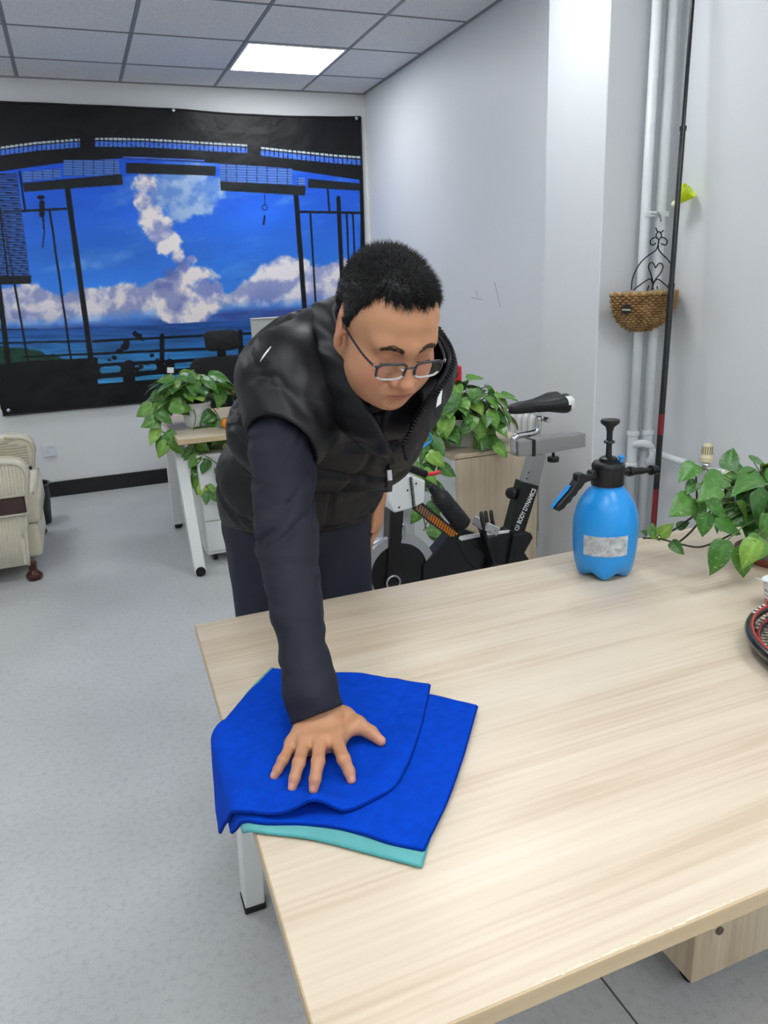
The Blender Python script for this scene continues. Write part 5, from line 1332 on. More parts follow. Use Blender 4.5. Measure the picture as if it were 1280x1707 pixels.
    to = bpy.data.objects.new('tmp', cu); COL.objects.link(to); dg = bpy.context.evaluated_depsgraph_get(); me = bpy.data.meshes.new_from_object(to.evaluated_get(dg))
    bpy.data.objects.remove(to); xs = [v.co.x for v in me.vertices]; W_ = max(xs) - min(xs)
    e0 = np.array(at_y(858, 869, YB0)); e1 = np.array(at_y(884, 812, YB0)); dv = e1 - e0; dv[1] = 0; Lt = np.linalg.norm(dv); dv /= Lt; up = np.array([-dv[2], 0, dv[0]]); k = Lt / W_
    for v in me.vertices:
        c_ = v.co.copy(); p = e0 + dv * (c_.x - min(xs)) * k + up * (c_.y * 0.95 - 0.0105) * 1.0; v.co = Vector((p[0], YB0 - 0.0275 - c_.z, p[2]))
    link('lettering', me, mat('lettering_white', rgb(236, 238, 238), 0.5), st)
    lg = np.array(at_y(855, 877, YB0)); sp = [(lg[0] + (0.0035 + 0.0011 * a) * math.cos(a), YB0 - 0.0275, lg[2] + (0.0035 + 0.0011 * a) * math.sin(a)) for a in np.linspace(0, 8.2, 30)]
    MB().tube(sp, 0.0016, 5).build('logo_swirl', MATS['lettering_white'], st, True)
    # slider and saddle
    sl = plate('slider_sleeve', [(884, 731), (944, 723), (944, 747), (884, 758)], -0.028, 0.028, alu, 0.003)
    plate('slider_bar', [(859, 735), (970, 721), (970, 743), (859, 760)], -0.024, 0.024, alu, 0.002)
    plate('slider_band', [(882, 731), (886, 730.5), (886, 758), (882, 758.5)], -0.0292, 0.0292, blk, 0.0005)
    q = at_y(922, 764, YB0); MB().lathe([(0.0, 0.022), (0.006, 0.022), (0.006, 0.008), (0.021, 0.007), (0.023, 0.002), (0.022, -0.012), (0.0, -0.014)], 28, q, caps=False, mod=lambda r, z, a: r + (0.0008 * math.cos(16 * a) if r > 0.02 else 0)).build('slider_knob', black_plastic, t, 'auto')
    T([(857, 757), (856, 738), (859, 729), (866, 725.5), (884, 722.5), (893, 719), (897, 711), (898, 694)], 0.0125, 'saddle_post', chrome, 14)
    q = at_y(908, 699, YB0); MB().lathe([(0.0, -0.03), (0.010, -0.03), (0.010, 0.03), (0.0, 0.03)], 16, q, rot_to((0, 1, 0)), caps=False).build('saddle_clamp', chrome, t, 'auto')
    # saddle: lofted along its length
    rings = []; n = 28
    N0 = np.array(at_y(846, 683, YB0)); N1 = np.array(at_y(945, 668, YB0)); dx = N1 - N0; dx[1] = 0; Ls = np.linalg.norm(dx); dx /= Ls; uz = np.array([-dx[2], 0, dx[0]])
    for f in np.linspace(0, 1, 22):
        hw = np.interp(f, [0, 0.04, 0.12, 0.35, 0.6, 0.8, 0.93, 1.0], [0.006, 0.019, 0.025, 0.031, 0.060, 0.084, 0.082, 0.048])
        tp = np.interp(f, [0, 0.05, 0.2, 0.5, 0.75, 0.92, 1.0], [0.004, 0.017, 0.023, 0.024, 0.036, 0.036, 0.016]); bt = np.interp(f, [0, 0.05, 0.2, 0.6, 0.85, 1.0], [-0.006, -0.018, -0.022, -0.026, -0.040, -0.024])
        ring = []
        for i in range(n):
            a = 2 * math.pi * i / n; c_, s_ = math.cos(a), math.sin(a)
            y = math.copysign(abs(c_) ** 0.7, c_) * hw; z = (tp if s_ > 0 else bt) * abs(s_) ** 0.7 if True else 0
            if s_ > 0: z -= 0.012 * math.exp(-(y / 0.012) ** 2) * np.interp(f, [0.1, 0.3, 0.9, 1], [0, 0.6, 1, 0.5])
            p = N0 + dx * f * Ls + uz * z; ring.append((p[0], YB0 + y, p[2]))
        rings.append(ring)
    sd = MB().loft(rings, True).build('saddle', mat('saddle_black', rgb(26, 26, 28), 0.42, bump=0.1, bscale=400), t, True)
    wm = mat('saddle_white', rgb(236, 237, 236), 0.35)
    sd.data.materials.append(wm)
    for pl in sd.data.polygons:
        ring = pl.index // n; i = pl.index % n
        a = 2 * math.pi * (i + 0.5) / n
        if ring >= 17 and math.sin(a) < 0.75 and not (ring < 19 and math.sin(a) < -0.1 and ring < 18): pl.material_index = 1
        if ring in range(12, 22) and 0.55 < math.sin(a) < 0.93 and math.cos(a) > 0: pl.material_index = 1
    # floor bars
    for px_ in (0.93, 1.62):
        b = MB().box((px_, YB0, 0.045), (0.06, 0.50, 0.04), bev=0.006).build('floor_bar', blk, t)
        for s_ in (-1, 1): MB().box((px_, YB0 + s_ * 0.245, 0.025), (0.07, 0.03, 0.05), bev=0.004).build('end_cap', wht, b)
bike()
# ================================================================== THE MAN WIPING THE DESK
HO = np.array([0.5012, 1.2541, 1.3941])
HR = np.array([[0.99852244, -0.03769541, 0.03914062], [0.05271923, 0.84663803, -0.52955144], [-0.01317628, 0.53083246, 0.84737435]])
def hw(p):            # head frame (face toward -y, crown +z) -> room
    return HR @ np.array(p, float) + HO
def hell(c, r, M=None):
    return ell(hw(c), r, HR if M is None else HR @ np.array(M))
def hcone(a, b, ra, rb, flat=None):
    if flat is not None: flat = (HR @ np.array(flat[0], float), flat[1])
    return cone(hw(a), hw(b), ra, rb, flat)
def rotm(ax, deg): return np.array(Matrix.Rotation(math.radians(deg), 3, ax))
# right hand joints, placed by image pixel at a set height: (px, py, height)
HAND = {}
for nm, js in {'little': [(487, 1238, .779), (472, 1267, .775), (463, 1283, .765), (457.5, 1294, .757)], 'ring': [(508, 1236, .786), (498, 1272, .782), (491, 1297, .769), (487, 1313, .758)],
               'middle': [(533, 1234, .789), (530, 1270, .784), (525, 1299, .770), (522.5, 1316, .758)], 'index': [(559, 1229, .787), (573, 1266, .782), (582, 1286, .768), (585.5, 1300, .758)],
               'thumb': [(574, 1196, .782), (595, 1208, .780), (618, 1221, .772), (635, 1236, .762)]}.items():
    HAND[nm] = [at_z(j[0], j[1], j[2] + 0.003) for j in js]
WR = at_z(531, 1186, 0.806); WR_BACK = at_z(516, 1148, 0.84)
SHO_R = np.array([0.338, 1.43, 1.275]); ELB_R = np.array([0.298, 1.275, 1.035])
SHO_L = np.array([0.660, 1.52, 1.275]); ELB_L = np.array([0.660, 1.87, 1.08]); WR_L = np.array([0.676, 1.80, 0.930])
def body():
    F = Field(axis((0.10, 0.008), (0.165, 0.0026), (0.60, 0.008), 0.80), axis((0.90, 0.0024), (1.385, 0.007), 2.05), axis((0.0, 0.012), (0.738, 0.0018), (0.832, 0.006), (1.245, 0.0023), (1.56, 0.01), 1.58))
    A = F.add
    # --- torso, legs, arms (under the clothes)
    X = (1, 0, 0); sp = np.array([0, -0.61, 0.79]); nr = np.array([0, -0.79, -0.61]); MT = np.stack([X, sp, nr], 1)
    for c, r in (((0.45, 1.80, 0.92), (0.155, 0.12, 0.105)), ((0.455, 1.74, 1.02), (0.155, 0.13, 0.115)), ((0.47, 1.62, 1.16), (0.155, 0.13, 0.105)), ((0.485, 1.52, 1.26), (0.15, 0.11, 0.09))):
        A(ell(c, r, MT), 0.04)
    for s_, sh, el, wr in ((-1, SHO_R, ELB_R, WR), (1, SHO_L, ELB_L, WR_L)):
        sh = sh + np.array([-s_ * 0.020, 0, -0.012]); A(cone((0.487, 1.47, 1.30), sh, 0.055, 0.040), 0.03); A(cone(sh, el, 0.042, 0.037), 0.02)
        A(cone(el, wr if s_ > 0 else WR_BACK, 0.041, 0.028), 0.02)
        hx = 0.45 + s_ * 0.085
        A(cone((hx, 1.80, 0.88), (hx + s_ * 0.01, 1.80, 0.48), 0.078, 0.055), 0.03); A(cone((hx + s_ * 0.01, 1.80, 0.48), (hx + s_ * 0.015, 1.84, 0.09), 0.053, 0.036), 0.02)
        A(cone((hx + s_ * 0.015, 1.86, 0.06), (hx + s_ * 0.03, 1.70, 0.045), 0.035, 0.028), 0.02)
    # --- neck
    A(cone((0.488, 1.455, 1.315), hw((0, 0.035, -0.055)), 0.066, 0.058), 0.03)
    # --- head
    A(hell((0, 0.012, 0.036), (0.0765, 0.097, 0.086)), 0.02)
    A(hell((0, -0.040, 0.045), (0.066, 0.056, 0.055)), 0.03)
    A(hell((0, -0.030, -0.028), (0.068, 0.064, 0.076)), 0.03)
    for s_ in (-1, 1):
        A(hell((s_ * 0.043, -0.052, -0.040), (0.031, 0.038, 0.038)), 0.03)
        A(hell((s_ * 0.036, -0.030, -0.066), (0.029, 0.040, 0.032)), 0.03)
    A(hell((0, -0.050, -0.073), (0.045, 0.046, 0.040)), 0.03)
    A(hell((0, -0.077, -0.096), (0.022, 0.019, 0.017)), 0.022)
    A(hell((0, -0.020, -0.098), (0.046, 0.050, 0.028)), 0.03)
    # brow
    for s_ in (-1, 1):
        A(hcone((s_ * 0.008, -0.092, 0.023), (s_ * 0.044, -0.080, 0.026), 0.0105, 0.0105), 0.022)
        F.sub(hell((s_ * 0.033, -0.1025, 0.006), (0.021, 0.012, 0.0115)), 0.012)
        A(hell((s_ * 0.0325, -0.0795, 0.003), (0.0165, 0.0155, 0.0125)), 0.006)
        F.sub(hcone((s_ * 0.020, -0.0945, -0.0045), (s_ * 0.046, -0.0915, -0.0035), 0.0012, 0.0012), 0.003)
        A(hcone((s_ * 0.020, -0.0905, -0.0095), (s_ * 0.046, -0.0865, -0.0085), 0.005, 0.005), 0.01)
    # nose
    A(hcone((0, -0.088, 0.018), (0, -0.1085, -0.022), 0.0075, 0.0112), 0.012)
    A(hell((0, -0.1115, -0.0345), (0.0168, 0.0165, 0.0135)), 0.007)
    for s_ in (-1, 1):
        A(hell((s_ * 0.0165, -0.1005, -0.0385), (0.0100, 0.0128, 0.0098)), 0.005)
        F.sub(hell((s_ * 0.0085, -0.1105, -0.0475), (0.0042, 0.0065, 0.0038)), 0.003)
        F.sub(hcone((s_ * 0.0235, -0.096, -0.036), (s_ * 0.034, -0.085, -0.064), 0.0016, 0.002), 0.012)
    # mouth
    A(hell((0, -0.0905, -0.062), (0.031, 0.012, 0.018)), 0.014)
    A(hcone((-0.0185, -0.0965, -0.0645), (0.0185, -0.0965, -0.0645), 0.0062, 0.0062), 0.005)
    A(hell((0, -0.1010, -0.0630), (0.013, 0.006, 0.0052)), 0.005)
    A(hell((0, -0.0975, -0.0755), (0.0200, 0.0090, 0.0074)), 0.004)
    F.sub(hcone((-0.022, -0.0990, -0.0690), (0, -0.1058, -0.0697), 0.0014, 0.0016), 0.003)
    F.sub(hcone((0.022, -0.0990, -0.0690), (0, -0.1058, -0.0697), 0.0014, 0.0016), 0.003)
    F.sub(hcone((-0.012, -0.098, -0.0855), (0.012, -0.098, -0.0855), 0.0045, 0.0045), 0.012)
    F.sub(hcone((0, -0.1055, -0.0495), (0, -0.1045, -0.058), 0.0022, 0.0022), 0.006)
    # ears
    for s_ in (-1, 1):
        ME = rotm('Z', s_ * 22) @ rotm('X', -10)
        A(hell((s_ * 0.0795, 0.014, 0.001), (0.0075, 0.0195, 0.033), ME), 0.006)
        F.sub(hell((s_ * 0.0885, 0.010, 0.002), (0.0065, 0.0115, 0.020), ME), 0.004)
        A(hell((s_ * 0.0805, 0.004, -0.026), (0.0055, 0.0085, 0.0105), ME), 0.004)
        A(hcone((s_ * 0.0765, -0.003, 0.0), (s_ * 0.0785, -0.002, -0.006), 0.0045, 0.004), 0.004)
    # --- right hand flat on the cloth, fingers spread
    H = HAND; up = np.array([0, 0, 1.0])
    def pull(p, dz): return p + np.array([0, 0, dz])
    wrist = WR
    A(cone(WR_BACK, wrist, 0.030, 0.0285, (np.array([0, 0.35, 0.93]), 1.25)), 0.01)
    for nm, rp in (('index', 0.0125), ('middle', 0.0125), ('ring', 0.012), ('little', 0.0115)):
        side = {'index': 0.020, 'middle': 0.007, 'ring': -0.007, 'little': -0.018}[nm]
        wp = wrist + np.array([side, -0.004, -0.004])
        A(cone(wp, H[nm][0] - up * 0.004, 0.0165, rp), 0.016)
        A(cone(wp - up * 0.010, H[nm][0] - up * 0.014, 0.014, 0.011), 0.014)
        j = H[nm]; r = {'index': (.0108, .0098, .0088, .0072), 'middle': (.0110, .0100, .0090, .0074), 'ring': (.0104, .0095, .0085, .0070), 'little': (.0094, .0084, .0076, .0064)}[nm]
        A(ell(j[0] + up * 0.0005, (0.0105, 0.0105, 0.0095)), 0.008)
        for i in range(3): A(cone(j[i], j[i + 1], r[i], r[i + 1]), 0.0035 if i else 0.006)
        A(ell(j[1] + up * 0.0008, (r[1] * 0.99,) * 3), 0.004)
    j = H['thumb']
    A(cone(wrist + np.array([0.018, -0.004, -0.010]), j[0], 0.019, 0.0165), 0.014); A(cone(j[0], j[1], 0.0165, 0.0132), 0.01); A(cone(j[1], j[2], 0.0128, 0.0112), 0.006); A(cone(j[2], j[3], 0.0112, 0.0080), 0.004)
    A(cone(j[1], H['index'][0] - up * 0.008, 0.010, 0.010), 0.014)
    # --- left hand hanging, lightly closed
    w = WR_L; A(cone(w, w + np.array([-0.012, -0.010, -0.055]), 0.026, 0.031, (np.array([1.0, 0.2, 0]), 1.5)), 0.012)
    for k in range(4):
        b = w + np.array([-0.018 + 0.004 * k, -0.036 + 0.021 * k, -0.080]); m_ = b + np.array([-0.020, -0.006, -0.030]); e = m_ + np.array([-0.002, 0.004, -0.026])
        A(cone(b + np.array([0.006, 0, 0.02]), b, 0.012, 0.0105), 0.008); A(cone(b, m_, 0.0102, 0.009), 0.004); A(cone(m_, e, 0.009, 0.0075), 0.004)
    b = w + np.array([-0.022, -0.036, -0.040]); A(cone(w + np.array([0, -0.018, -0.02]), b, 0.014, 0.012), 0.01); A(cone(b, b + np.array([-0.014, -0.018, -0.040]), 0.0115, 0.009), 0.005)
    V, Q = F.mesh(); V = relax(V, Q, 2, 0.45)
    # skin colour
    L = (V - HO) @ HR; base = np.array(rgb(190, 138, 103)[:3]); C = np.tile(base, (len(V), 1))
    nz = fbm(V[:, 0] * 60, V[:, 1] * 60, V[:, 2] * 60, 3)[:, None]; C = C * (0.93 + 0.14 * nz)
    def tint(w_, col):
        w2 = np.clip(w_, 0, 1)[:, None]; C[:] = C * (1 - w2) + np.array(rgb(*col)[:3]) * w2
    head = (L[:, 2] > -0.16) & (np.abs(L[:, 0]) < 0.12) & (V[:, 2] > 1.2)
    def g(c, r): return np.exp(-(((L - np.array(c)) / np.array(r)) ** 2).sum(1)) * head
    for s_ in (-1, 1):
        tint(g((s_ * 0.045, -0.085, -0.035), (0.028, 0.04, 0.028)) * 0.45, (206, 132, 110)); tint(g((s_ * 0.08, 0.012, 0), (0.012, 0.025, 0.04)) * 0.5, (204, 122, 98))
        tint(g((s_ * 0.033, -0.09, 0.004), (0.022, 0.03, 0.012)) * 0.5, (150, 98, 76))  # lid shadow around the eyes, painted into the skin colour
    tint(g((0, -0.115, -0.035), (0.02, 0.02, 0.018)) * 0.4, (206, 136, 112))
    lip = np.clip(1.25 - np.sqrt((L[:, 0] / 0.024) ** 2 + ((L[:, 2] + 0.0700) / 0.0085) ** 2), 0, 0.5) * 2 * (L[:, 1] < -0.088) * head
    tint(lip * 0.7, (164, 84, 76))
    tint(np.clip(1.2 - np.sqrt((L[:, 0] / 0.022) ** 2 + ((L[:, 2] + 0.0695) / 0.0018) ** 2), 0, 1) * (L[:, 1] < -0.088) * head * 0.7, (96, 44, 40))
    tint(g((0, -0.085, -0.092), (0.035, 0.03, 0.018)) * 0.22, (150, 116, 96)); tint(g((0, -0.105, -0.055), (0.022, 0.02, 0.006)) * 0.2, (150, 112, 92))
    for nm in HAND:
        d = np.linalg.norm(V - HAND[nm][3], axis=1); tint(np.exp(-(d / 0.013) ** 2) * 0.5, (222, 150, 128))
        for i in (1, 2):
            d = np.linalg.norm(V - HAND[nm][i] - np.array([0, 0, .008]), axis=1); tint(np.exp(-(d / 0.006) ** 2) * 0.3, (164, 104, 80))
    sk = mat('skin', (1, 1, 1, 1), 0.42, spec=0.45, attr='paint', bump=0.10, bscale=700, sub=0.12)
    o = fastobj('person', V, Q, sk, None, C)
    return tag(o, 'man in black puffer vest and glasses leaning over the desk wiping it', 'person')
MAN = body()
# ---- finger nails
nail_m = mat('finger_nail', rgb(212, 154, 132), 0.25, coat=0.3)
for nm in ('little', 'ring', 'middle', 'index', 'thumb'):
    a, b = HAND[nm][2], HAND[nm][3]; d = (b - a) / np.linalg.norm(b - a); r = 0.0072 if nm != 'thumb' else 0.0082
    up = np.array([0, 0, 1.0]) if nm != 'thumb' else np.array([0.45, 0.3, 0.8]); n = up - d * (up @ d); n /= np.linalg.norm(n); x = np.cross(d, n)
    c = b - d * 0.0012 + n * r * 0.80; V = []
    for i in range(7):
        for k in range(7):
            u = (i / 6 - 0.5) * 2; v = (k / 6 - 0.5) * 2; uu = u * math.sqrt(1 - 0.3 * v * v); vv = v * math.sqrt(1 - 0.3 * u * u)
            V.append(tuple(c + x * uu * r * 0.62 + d * vv * r * 0.72 + n * (0.0022 - 0.0024 * uu * uu - 0.0018 * max(vv, 0) ** 2)))
    obj('finger_nail', V, [(i * 7 + k, i * 7 + k + 1, (i + 1) * 7 + k + 1, (i + 1) * 7 + k) for i in range(6) for k in range(6)], nail_m, MAN, True)
# ---- hair
HAIR_A = [0, 30, 44, 56, 66, 74, 82, 90, 100, 112, 125, 145, 180]
HAIR_Z = [.084, .083, .084, .064, .036, .018, -.008, .014, .034, .022, -.006, -.032, -.046]
hair_m = mat('black_hair', rgb(20, 19, 20), 0.45, spec=0.4)
def hair():
    F = Field(axis((-0.11, 0.0028), 0.11), axis((-0.13, 0.0028), 0.14), axis((-0.09, 0.0028), 0.16))
    F.add(ell((0, 0.012, 0.036), (0.0765 + 0.008, 0.097 + 0.008, 0.086 + 0.008)), 0.02)
    F.add(ell((0, -0.040, 0.050), (0.066 + 0.004, 0.056 + 0.002, 0.055 + 0.007)), 0.03)
    F.add(ell((0, 0.020, -0.02), (0.070, 0.090, 0.04)), 0.02)
    x, y, z = F.grid((slice(None),) * 3)
    az = np.degrees(np.arctan2(np.abs(x) + 0 * z, -(y - 0.005) + 0 * z)); zl = np.interp(az, HAIR_A, HAIR_Z)
    zl = zl + 0.004 * np.sin(az * 0.9 + x * 300) 
    F.D = np.maximum(F.D, (zl - z) * 0.8).astype(np.float32)
    # thin the cap out toward the hairline
    F.D = F.D + np.clip(0.010 - (z - zl) * 0.35, 0, 0.010).astype(np.float32)
    V, Q = F.mesh(); V = relax(V, Q, 2, 0.5); N = vnormals(V, Q)
    cap = fastobj('hair', V @ HR.T + HO, Q, hair_m, MAN)
    # strands
    rng = np.random.default_rng(5); n = 26000; i = rng.integers(0, len(V), n); P = V[i] + rng.normal(0, 0.0012, (n, 3)); Nn = N[i]
    keep = (P[:, 2] > np.interp(np.degrees(np.arctan2(np.abs(P[:, 0]), -(P[:, 1] - 0.005))), HAIR_A, HAIR_Z) - 0.004) & (Nn[:, 2] > -0.75); P = P[keep]; Nn = Nn[keep]; n = len(P)
    top = np.clip((P[:, 2] - 0.05) / 0.06, 0, 1); front = np.clip((-P[:, 1] - 0.02) / 0.06, 0, 1) * np.clip((P[:, 2] - 0.05) / 0.03, 0, 1)
    D = Nn * (0.35 + 0.85 * top)[:, None] + np.array([0, -0.55, 0.1]) * (top * 0.8)[:, None] + np.array([0, -0.1, -0.9]) * (1 - top)[:, None] + np.array([0, -0.5, -0.75]) * front[:, None] + rng.normal(0, 0.28, (n, 3))
    D /= np.linalg.norm(D, axis=1)[:, None]; ln = (0.006 + 0.009 * top + 0.006 * front) * rng.uniform(0.6, 1.25, n)
    S = np.cross(D, rng.normal(0, 1, (n, 3))); S /= np.linalg.norm(S, axis=1)[:, None]; S2 = np.cross(D, S); wd = 0.00055
    b = P - Nn * 0.002; T = b + D * ln[:, None]
    VV = np.stack([b + S * wd, b - S * wd * 0.5 + S2 * wd * 0.87, b - S * wd * 0.5 - S2 * wd * 0.87, T], 1).reshape(-1, 3); k = np.arange(n)[:, None] * 4
    FF = np.concatenate([k + np.array([[0, 1, 3]]), k + np.array([[1, 2, 3]]), k + np.array([[2, 0, 3]])])
    fastobj('hair_strands', VV @ HR.T + HO, FF, hair_m, MAN, None, False)['kind'] = 'stuff'
hair()
# ---- eyebrows, lashes
from mathutils.bvhtree import BVHTree
def bvh(o):
    me = o.data; V = [v.co.copy() for v in me.vertices]; return BVHTree.FromPolygons(V, [tuple(p.vertices) for p in me.polygons])
MB_ = bvh(MAN)
def face_pt(x, z, off=0.0):
    o = Vector(hw((x, -0.2, z))); d = Vector(HR @ np.array([0, 1, 0])); h = MB_.ray_cast(o, d)
    return (np.array(h[0]) - np.array(d) * off) if h[0] is not None else hw((x, -0.1, z))
brow_m = mat('brow_hair', rgb(58, 46, 40), 0.7)
rb = random.Random(2)
for s_ in (-1, 1):
    mb = MB()
    for k in range(300):
        u = rb.random(); x = s_ * (0.0125 + 0.036 * u); zc = 0.0225 + 0.0065 * math.sin(min(1, u / 0.62) * 1.57) - 0.006 * max(0, u - 0.62) / 0.38
        th = 0.0054 * (1 - 0.55 * abs(u - 0.35)); z = zc + rb.uniform(-th, th)
        a = face_pt(x, z, 0.0002); b = face_pt(x + s_ * rb.uniform(0.003, 0.006), z + rb.uniform(0.0, 0.003) * (1 - 1.6 * u), 0.0009)
        mb.tube([a, b], [0.00026, 0.00008], 3)
    mb.build('eyebrow', brow_m, MAN)
    MB().tube([tuple(face_pt(s_ * (0.019 + 0.0275 * f), -0.0042 - 0.0016 * math.sin(f * 3.1), 0.0004)) for f in np.linspace(0, 1, 12)], [0.0003] + [0.0010] * 10 + [0.0005], 5).build('eyelash', brow_m, MAN, True)
# ---- glasses
def glasses():
    fr = mat('glasses_frame', rgb(28, 30, 44), 0.25, coat=0.4); cl = mat('glasses_clear_rim', rgb(206, 208, 214), 0.15, spec=0.6)
    gl = bpy.data.materials.new('lens_glass'); gl.use_nodes = True; N = NT(gl); N.b.inputs['Base Color'].default_value = (0.93, 0.94, 0.97, 1); N.b.inputs['Roughness'].default_value = 0.03; N.b.inputs['Transmission Weight'].default_value = 1.0; N.b.inputs['IOR'].default_value = 1.05
    N.b.inputs['Coat Weight'].default_value = 0.6; N.b.inputs['Coat Roughness'].default_value = 0.03
    e = bpy.data.objects.new('glasses', None); COL.objects.link(e); e.location = hw((0, -0.108, -0.004)); attach(e, MAN)
    def G(x, y, z): return tuple(hw((x, y, z)))
    for s_ in (-1, 1):
        loop = []
        for k in range(48):
            a = 2 * math.pi * k / 48; c_, n_ = math.cos(a), math.sin(a); u = math.copysign(abs(c_) ** 0.55, c_); v = math.copysign(abs(n_) ** 0.6, n_)
            hx = 0.0255; hz = 0.0165; x = 0.0345 + hx * u * (1 - 0.05 * v * -1); z = -0.0065 + hz * v
            y = -0.1155 + 0.0045 * ((x - 0.02) / 0.04) ** 2 + (z + 0.006) * -0.10
            loop.append((s_ * x, y, z))
        top = [loop[k] for k in range(-3, 28)]; bot = [loop[k % 48] for k in range(27, 46)]
        MB().tube([G(*p) for p in top], 0.0024, 8).build('rim', fr, e, True); MB().tube([G(*p) for p in bot], 0.0017, 8).build('lower_rim', cl, e, True)
        V = [G(*p) for p in loop] + [G(s_ * 0.0345, -0.1165, -0.0065)]
        me = obj('lens', V, [(k, (k + 1) % 48, 48) for k in range(48)], gl, e, True)
        MB().tube(smoothpath([G(s_ * 0.0600, -0.112, 0.004), G(s_ * 0.0665, -0.106, 0.0045), G(s_ * 0.0745, -0.075, 0.006), G(s_ * 0.0800, -0.012, 0.010), G(s_ * 0.0835, 0.004, 0.022), G(s_ * 0.080, 0.024, 0.024)], 6), 0.0020, 8).build('temple_arm', fr, e, True)
        MB().box(G(s_ * 0.0655, -0.1085, 0.0045), (0.003, 0.003, 0.006), HR.tolist()).build('hinge', chrome, e)
        MB().tube([G(s_ * 0.0105, -0.112, -0.008), G(s_ * 0.0115, -0.106, -0.011)], 0.0018, 6).build('nose_pad', cl, e, True)
    MB().tube(smoothpath([G(-0.0098, -0.1155, -0.002), G(0, -0.1175, 0.001), G(0.0098, -0.1155, -0.002)], 6), 0.0018, 8).build('bridge', fr, e, True)
glasses()
# ---- clothes
def wrinkle(x, y, z, sx, sy, sz, seed): return (fbm(x * sx, y * sy + seed, z * sz, 3) - 0.5)
def displace(F, fn, near=0.035):
    # add a relief to the field, evaluated only close to its surface
    I = np.nonzero(np.abs(F.D) < near); x = F.a[0][I[0]].astype(float); y = F.a[1][I[1]].astype(float); z = F.a[2][I[2]].astype(float)
    F.D[I] += fn(x, y, z).astype(np.float32)
navy = mat('navy_knit', rgb(21, 23, 38), 0.75, bump=0.12, bscale=900)
vest_m = mat("black_nylon", rgb(20, 20, 24), 0.46, spec=0.4, bump=0.04, bscale=700)
vest_d = mat('black_nylon_inner', rgb(18, 18, 21), 0.5)
X3 = np.array([1.0, 0, 0]); SPN = np.array([0, -0.61, 0.79]); NRM = np.array([0, -0.79, -0.61]); MT3 = np.stack([X3, SPN, NRM], 1)
def shirt():
    F = Field(axis((0.18, 0.0045), 0.83), axis((0.95, 0.0045), 1.94), axis((0.76, 0.0045), 1.40))
    F.add(cone(SHO_R + np.array([0.06, 0.04, 0.0]), SHO_R + np.array([0.03, 0.0, -0.02]), 0.052, 0.056), 0.02)
    F.add(cone(SHO_R + np.array([0.010, -0.006, -0.032]), ELB_R, 0.066, 0.053), 0.03); F.add(cone(ELB_R, WR_BACK, 0.053, 0.041), 0.02); F.add(cone(WR_BACK, WR + np.array([0, -0.012, -0.012]), 0.041, 0.046, (np.array([0, 0.35, 0.93]), 1.12)), 0.015)
    F.add(cone(SHO_L, ELB_L, 0.066, 0.052), 0.03); F.add(cone(ELB_L, WR_L, 0.050, 0.038), 0.02)
    for c, r in (((0.455, 1.74, 1.02), (0.165, 0.13, 0.13)), ((0.47, 1.62, 1.16), (0.165, 0.13, 0.115)), ((0.487, 1.50, 1.27), (0.15, 0.10, 0.10))): F.add(ell(c, r, MT3), 0.04)
    F.add(cone((0.489, 1.46, 1.30), (0.494, 1.375, 1.300), 0.078, 0.070), 0.03)
    F.add(cone((0.49, 1.45, 1.30), (0.60, 1.46, 1.285), 0.072, 0.07), 0.03); F.add(cone((0.49, 1.46, 1.295), (0.40, 1.47, 1.28), 0.070, 0.065), 0.03)
    def fl(x, y, z):
        d = 0.016 * wrinkle(x + z * 0.25, y, z, 8, 8, 20, 0.0) + 0.009 * wrinkle(x - z * 0.6, y + 0.3 * z, z, 16, 16, 34, 3.0)
        w1 = wrinkle(x, y, z, 7, 7, 7, 9.0)
        for z0, sl, am, sg in ((1.085, 0.9, 0.0055, 0.007), (1.055, 0.5, 0.0050, 0.008), (1.018, -0.4, 0.0045, 0.008), (1.13, 1.3, 0.005, 0.008), (1.17, 1.1, 0.005, 0.009), (1.205, 0.6, 0.0045, 0.008), (0.985, 0.3, 0.003, 0.008), (0.93, -0.5, 0.003, 0.008), (0.885, 0.4, 0.003, 0.007)):
            t = z - z0 - sl * (x - 0.30) - 0.05 * w1
            d = d + 1.7 * am * np.exp(-(t / (sg * 0.8)) ** 2) * np.clip(0.5 + 2.2 * wrinkle(x, y, z + z0 * 7, 13, 13, 5, z0 * 3), 0, 1)
        return d
    displace(F, fl)
    x, y, z = F.grid((slice(None),) * 3)
    # cuffs end in a clean plane
    for w0, w1 in ((WR_BACK, WR), (ELB_L, WR_L)):
        d = (w1 - w0) / np.linalg.norm(w1 - w0)
        if w1 is WR: d = np.array([0.127, -0.54, -0.83]); d /= np.linalg.norm(d)
        c = w1 + d * (0.004 if w1 is WR else 0.0)
        near = ((x - w1[0]) ** 2 + (y - w1[1]) ** 2 + (z - w1[2]) ** 2) < 0.11 ** 2
        pl = (x - c[0]) * d[0] + (y - c[1]) * d[1] + (z - c[2]) * d[2]
        F.D = np.where(near, np.maximum(F.D, pl), F.D).astype(np.float32)
    V, Q = F.mesh(); V = relax(V, Q, 1, 0.4)
    return fastobj('shirt', V, Q, navy, MAN)
SHIRT = shirt()
